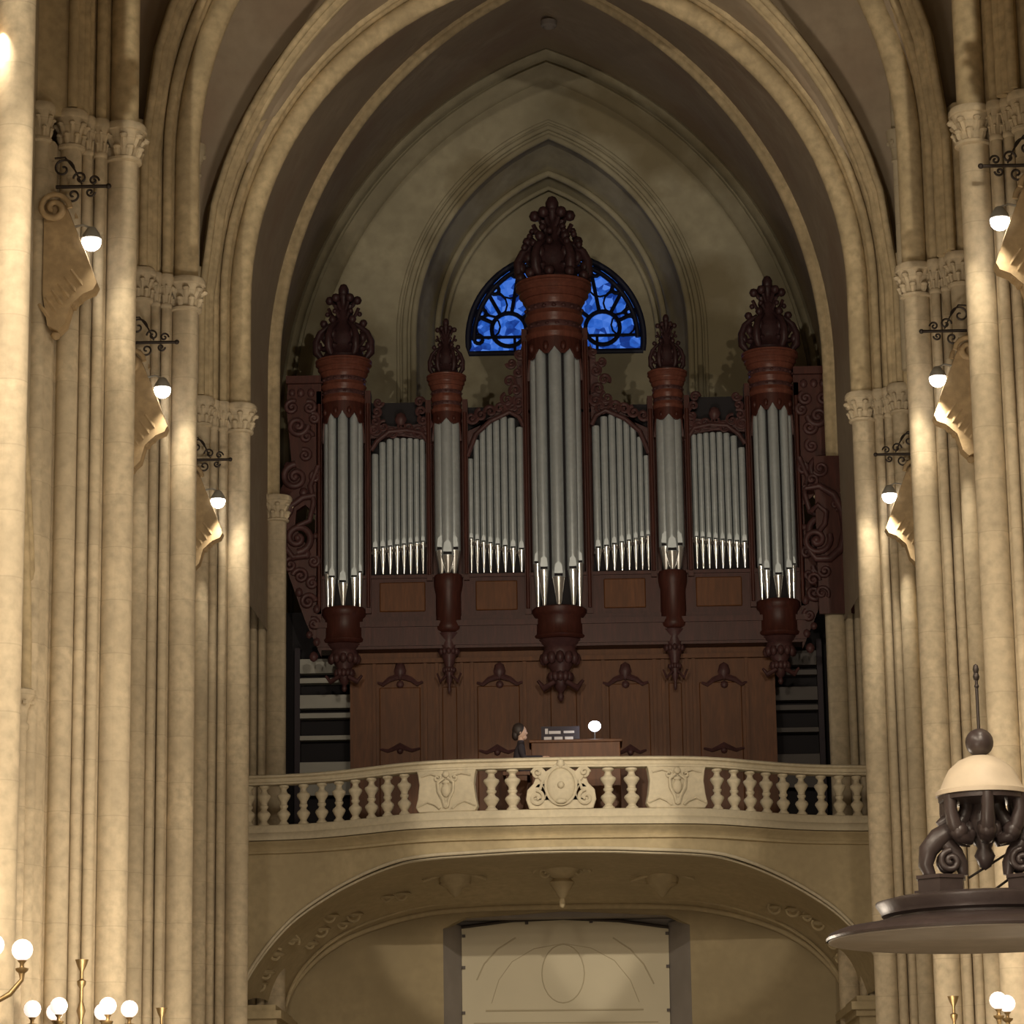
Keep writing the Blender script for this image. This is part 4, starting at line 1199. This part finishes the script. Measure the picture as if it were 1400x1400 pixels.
E_ = [(0, 1), (1, 2), (2, 3), (3, 4), (2, 5), (5, 6), (6, 7), (7, 8), (2, 9), (9, 10), (10, 11), (11, 12), (0, 13), (13, 14), (14, 15), (15, 16), (0, 17), (17, 18), (18, 19), (19, 20)]
Rr = [(.15, .13), (.14, .11), (.14, .10), (.06, .06), (.055, .055), .065, .05, .038, .03, .065, .05, .038, .03, .09, .07, .05, .04, .09, .07, .05, .04]
skinfig('body', V, E_, Rr, 'coat', ps)
hd = MB(); hd.ball((.035, 0, HZ), .095, 18, (1.0, .82, 1.28)); hd.ball((.125, -.005, HZ - .02), .022, 8, (1, .8, 1.2)); hd.ball((.02, -.08, HZ - .01), .022, 8, (.9, .5, 1.4)); hd.ball((.02, .08, HZ - .01), .022, 8, (.9, .5, 1.4)); hd.ball((.09, 0, HZ - .09), .045, 10)
hd.ball((.105, -.035, HZ + .015), .014, 8); hd.ball((.105, .035, HZ + .015), .014, 8); hd.tube([(.03, 0, HZ - .22), (.03, 0, HZ - .05)], .05, 10)
hd.build('head', 'skin', ps)
hr = MB(); hr.ball((-.005, 0, HZ + .035), .112, 18, (.98, .92, 1.12)); hr.ball((-.06, 0, HZ - .05), .08, 12, (.8, 1.0, 1.2)); hr.build('hair', 'hair', ps)
for sy in (-1, 1):
    h = MB(); bx, by, bz = .43, sy * .15, HZ - .455
    h.ball((bx, by, bz), .04, 10, (1.2, .95, .5))
    for k, (dy, ln_) in enumerate(((-.03, .06), (-.01, .07), (.01, .065), (.03, .05))):
        h.tube([(bx + .03, by + dy, bz + .005), (bx + .03 + ln_ * .6, by + dy, bz), (bx + .03 + ln_, by + dy, bz - .03)], [.009, .009, .007], 6)
    h.tube([(bx - .01, by - sy * .035, bz), (bx + .03, by - sy * .06, bz - .01), (bx + .055, by - sy * .06, bz - .025)], [.011, .010, .008], 6)
    h.build('hand', 'skin', ps)
kb = None

# ------------------------------------------------------------------ pulpit canopy
YCN = 26.3
C0 = W(1352, 1283, YCN)
SC_ = YCN / FPX
cpn = empty('pulpit_canopy', (C0.x, YCN, C0.z))
tag(cpn, 'round dark pulpit canopy with scrolls and a small pale dome, at lower right', 'canopy')
Rd = 219 * SC_
b = MB(); b.lathe([(Rd, 0), (Rd * 1.005, .02), (Rd * .985, .055), (Rd * .92, .09), (Rd * .74, .13), (Rd * .69, .15), (.02, .15)], (0, 0, 0), 72)
b.lathe([(Rd * .97, 0.0), (Rd * 1.0, 0.0)], (0, 0, 0), 72)
b.build('sounding_board', 'canopy', cpn)
b = MB(); b.lathe([(.0, -.004), (Rd * .965, -.004), (Rd * .975, -.015), (Rd * .99, -.012), (Rd * .99, .01)], (0, 0, 0), 72); b.build('board_underside', 'canopyin', cpn)
b = MB(); b.lathe([(Rd * .62, .14), (Rd * .62, .18), (Rd * .655, .20), (Rd * .66, .23), (Rd * .69, .29), (Rd * .69, .31), (Rd * .60, .34), (.02, .36)], (0, 0, 0), 72); b.build('cornice', 'canopy', cpn)
def pz(py, Y=YCN): return W(1352, py, Y).z - C0.z
# scroll legs on blocks, one on either side
def q2(px, py, dy=0): return ((px - 1352) * SC_, dy, pz(py))
for sg in (1, -1):
    def q(px, py, dy=0):
        p = q2(px, py, dy); return (p[0] * sg, dy, p[2])
    cxl = q(1291, 1200)[0]
    blk = MB()
    for (w, za, zb_) in ((41, 1229, 1218), (35, 1218, 1202), (37.5, 1202, 1197)):
        blk.lathe([(.01, pz(za)), (w * SC_, pz(za)), (w * SC_, pz(zb_)), (.01, pz(zb_))], (cxl, 0, 0), 6, a0=.35, a1=.35 + 2 * PI, smooth=False)
    blk.build('leg_block', 'canopy', cpn)
    lg = MB()
    lg.tube([q(1277, 1197), q(1271, 1182), q(1275, 1162), q(1290, 1145), (q(1308, 1134)), q(1322, 1124), q(1330, 1108), q(1332, 1090)], [.05, .065, .085, .095, .085, .07, .065, .07], 10)
    lg.tube([q(1322, 1197), q(1320, 1182), q(1312, 1166), q(1300, 1152)], [.04, .06, .07, .07], 8)
    for dy in (-.09, .09): lg.tube(spiral(q(1304, 1178, dy), 15 * SC_, 1.5, PI / 2, 1), .028, 8)
    lg.ball(q(1304, 1178), 13 * SC_, 12)
    lg.tube([q(1290, 1127), q(1300, 1120), q(1312, 1127), q(1318, 1132)], [.03, .06, .05, .03], 8)
    lg.tube([q(1305, 1092), q(1304, 1108), q(1302, 1122)], [.06, .05, .04], 8)
    lg.build('scroll_leg', 'canopy', cpn)
for k in range(6):
    a = math.radians(30 + 60 * k); hs = MB(); d = (cos(a), sin(a))
    def h2(r, py): return (d[0] * r, d[1] * r, pz(py))
    hs.tube([h2(.33, 1090), h2(.34, 1108), h2(.31, 1128), h2(.24, 1144), h2(.16, 1148), h2(.12, 1138)], [.06, .055, .065, .075, .06, .04], 8)
    hs.ball(h2(.26, 1138), .085, 10)
    hs.build('hanging_scroll', 'canopy', cpn)
b = MB(); r0 = 60 * SC_; b.lathe([(r0, pz(1086)), (r0, pz(1095)), (r0 * .6, pz(1100)), (.02, pz(1100))], (0, 0, 0), 32)
b.lathe([(.0, pz(1190)), (.05, pz(1185)), (.09, pz(1170)), (.06, pz(1160)), (.11, pz(1140)), (.12, pz(1120)), (.08, pz(1098))], (0, 0, 0), 16)
for k in range(6):
    a = k * PI / 3 + .3; b.ball((.13 * cos(a), .13 * sin(a), pz(1135)), .05, 8, (1, 1, 1.6));
b.build('pendant', 'canopy', cpn)
b = MB(); r1 = 63 * SC_
b.lathe([(r1, pz(1088)), (r1 * 1.0, pz(1082)), (r1 * .90, pz(1078)), (r1 * .82, pz(1066)), (r1 * .70, pz(1052)), (r1 * .48, pz(1040)), (r1 * .25, pz(1034)), (0, pz(1032))], (0, 0, 0), 40); b.build('dome', 'dome', cpn)
b = MB(); b.ball((0, 0, pz(1015)), 19.5 * SC_, 20); b.build('ball', 'canopy', cpn)
b = MB(); b.tube([(0, 0, pz(1000)), (0, 0, pz(925))], .014, 8); b.ball((0, 0, pz(925)), .03, 8, (1, 1, 1.4)); b.ball((0, 0, pz(915)), .028, 8, (1, 1, 1.8)); b.ball((0, 0, pz(938)), .022, 8); b.build('finial_rod', 'iron', cpn)
b = MB()
for pa, pb_ in (((1325, 1200), (1420, 1140)), ((1352, 1222), (1430, 1165))):
    a_ = W(*pa, YCN - .1); c_ = W(*pb_, YCN + .5)
    b.tube([(a_.x - C0.x, a_.y - YCN, a_.z - C0.z), (c_.x - C0.x, c_.y - YCN, c_.z - C0.z)], .012, 6)
b.box((.9, .1, .02), (1.35, 1.9, .14))
b.build('stay_rods', 'iron', cpn)
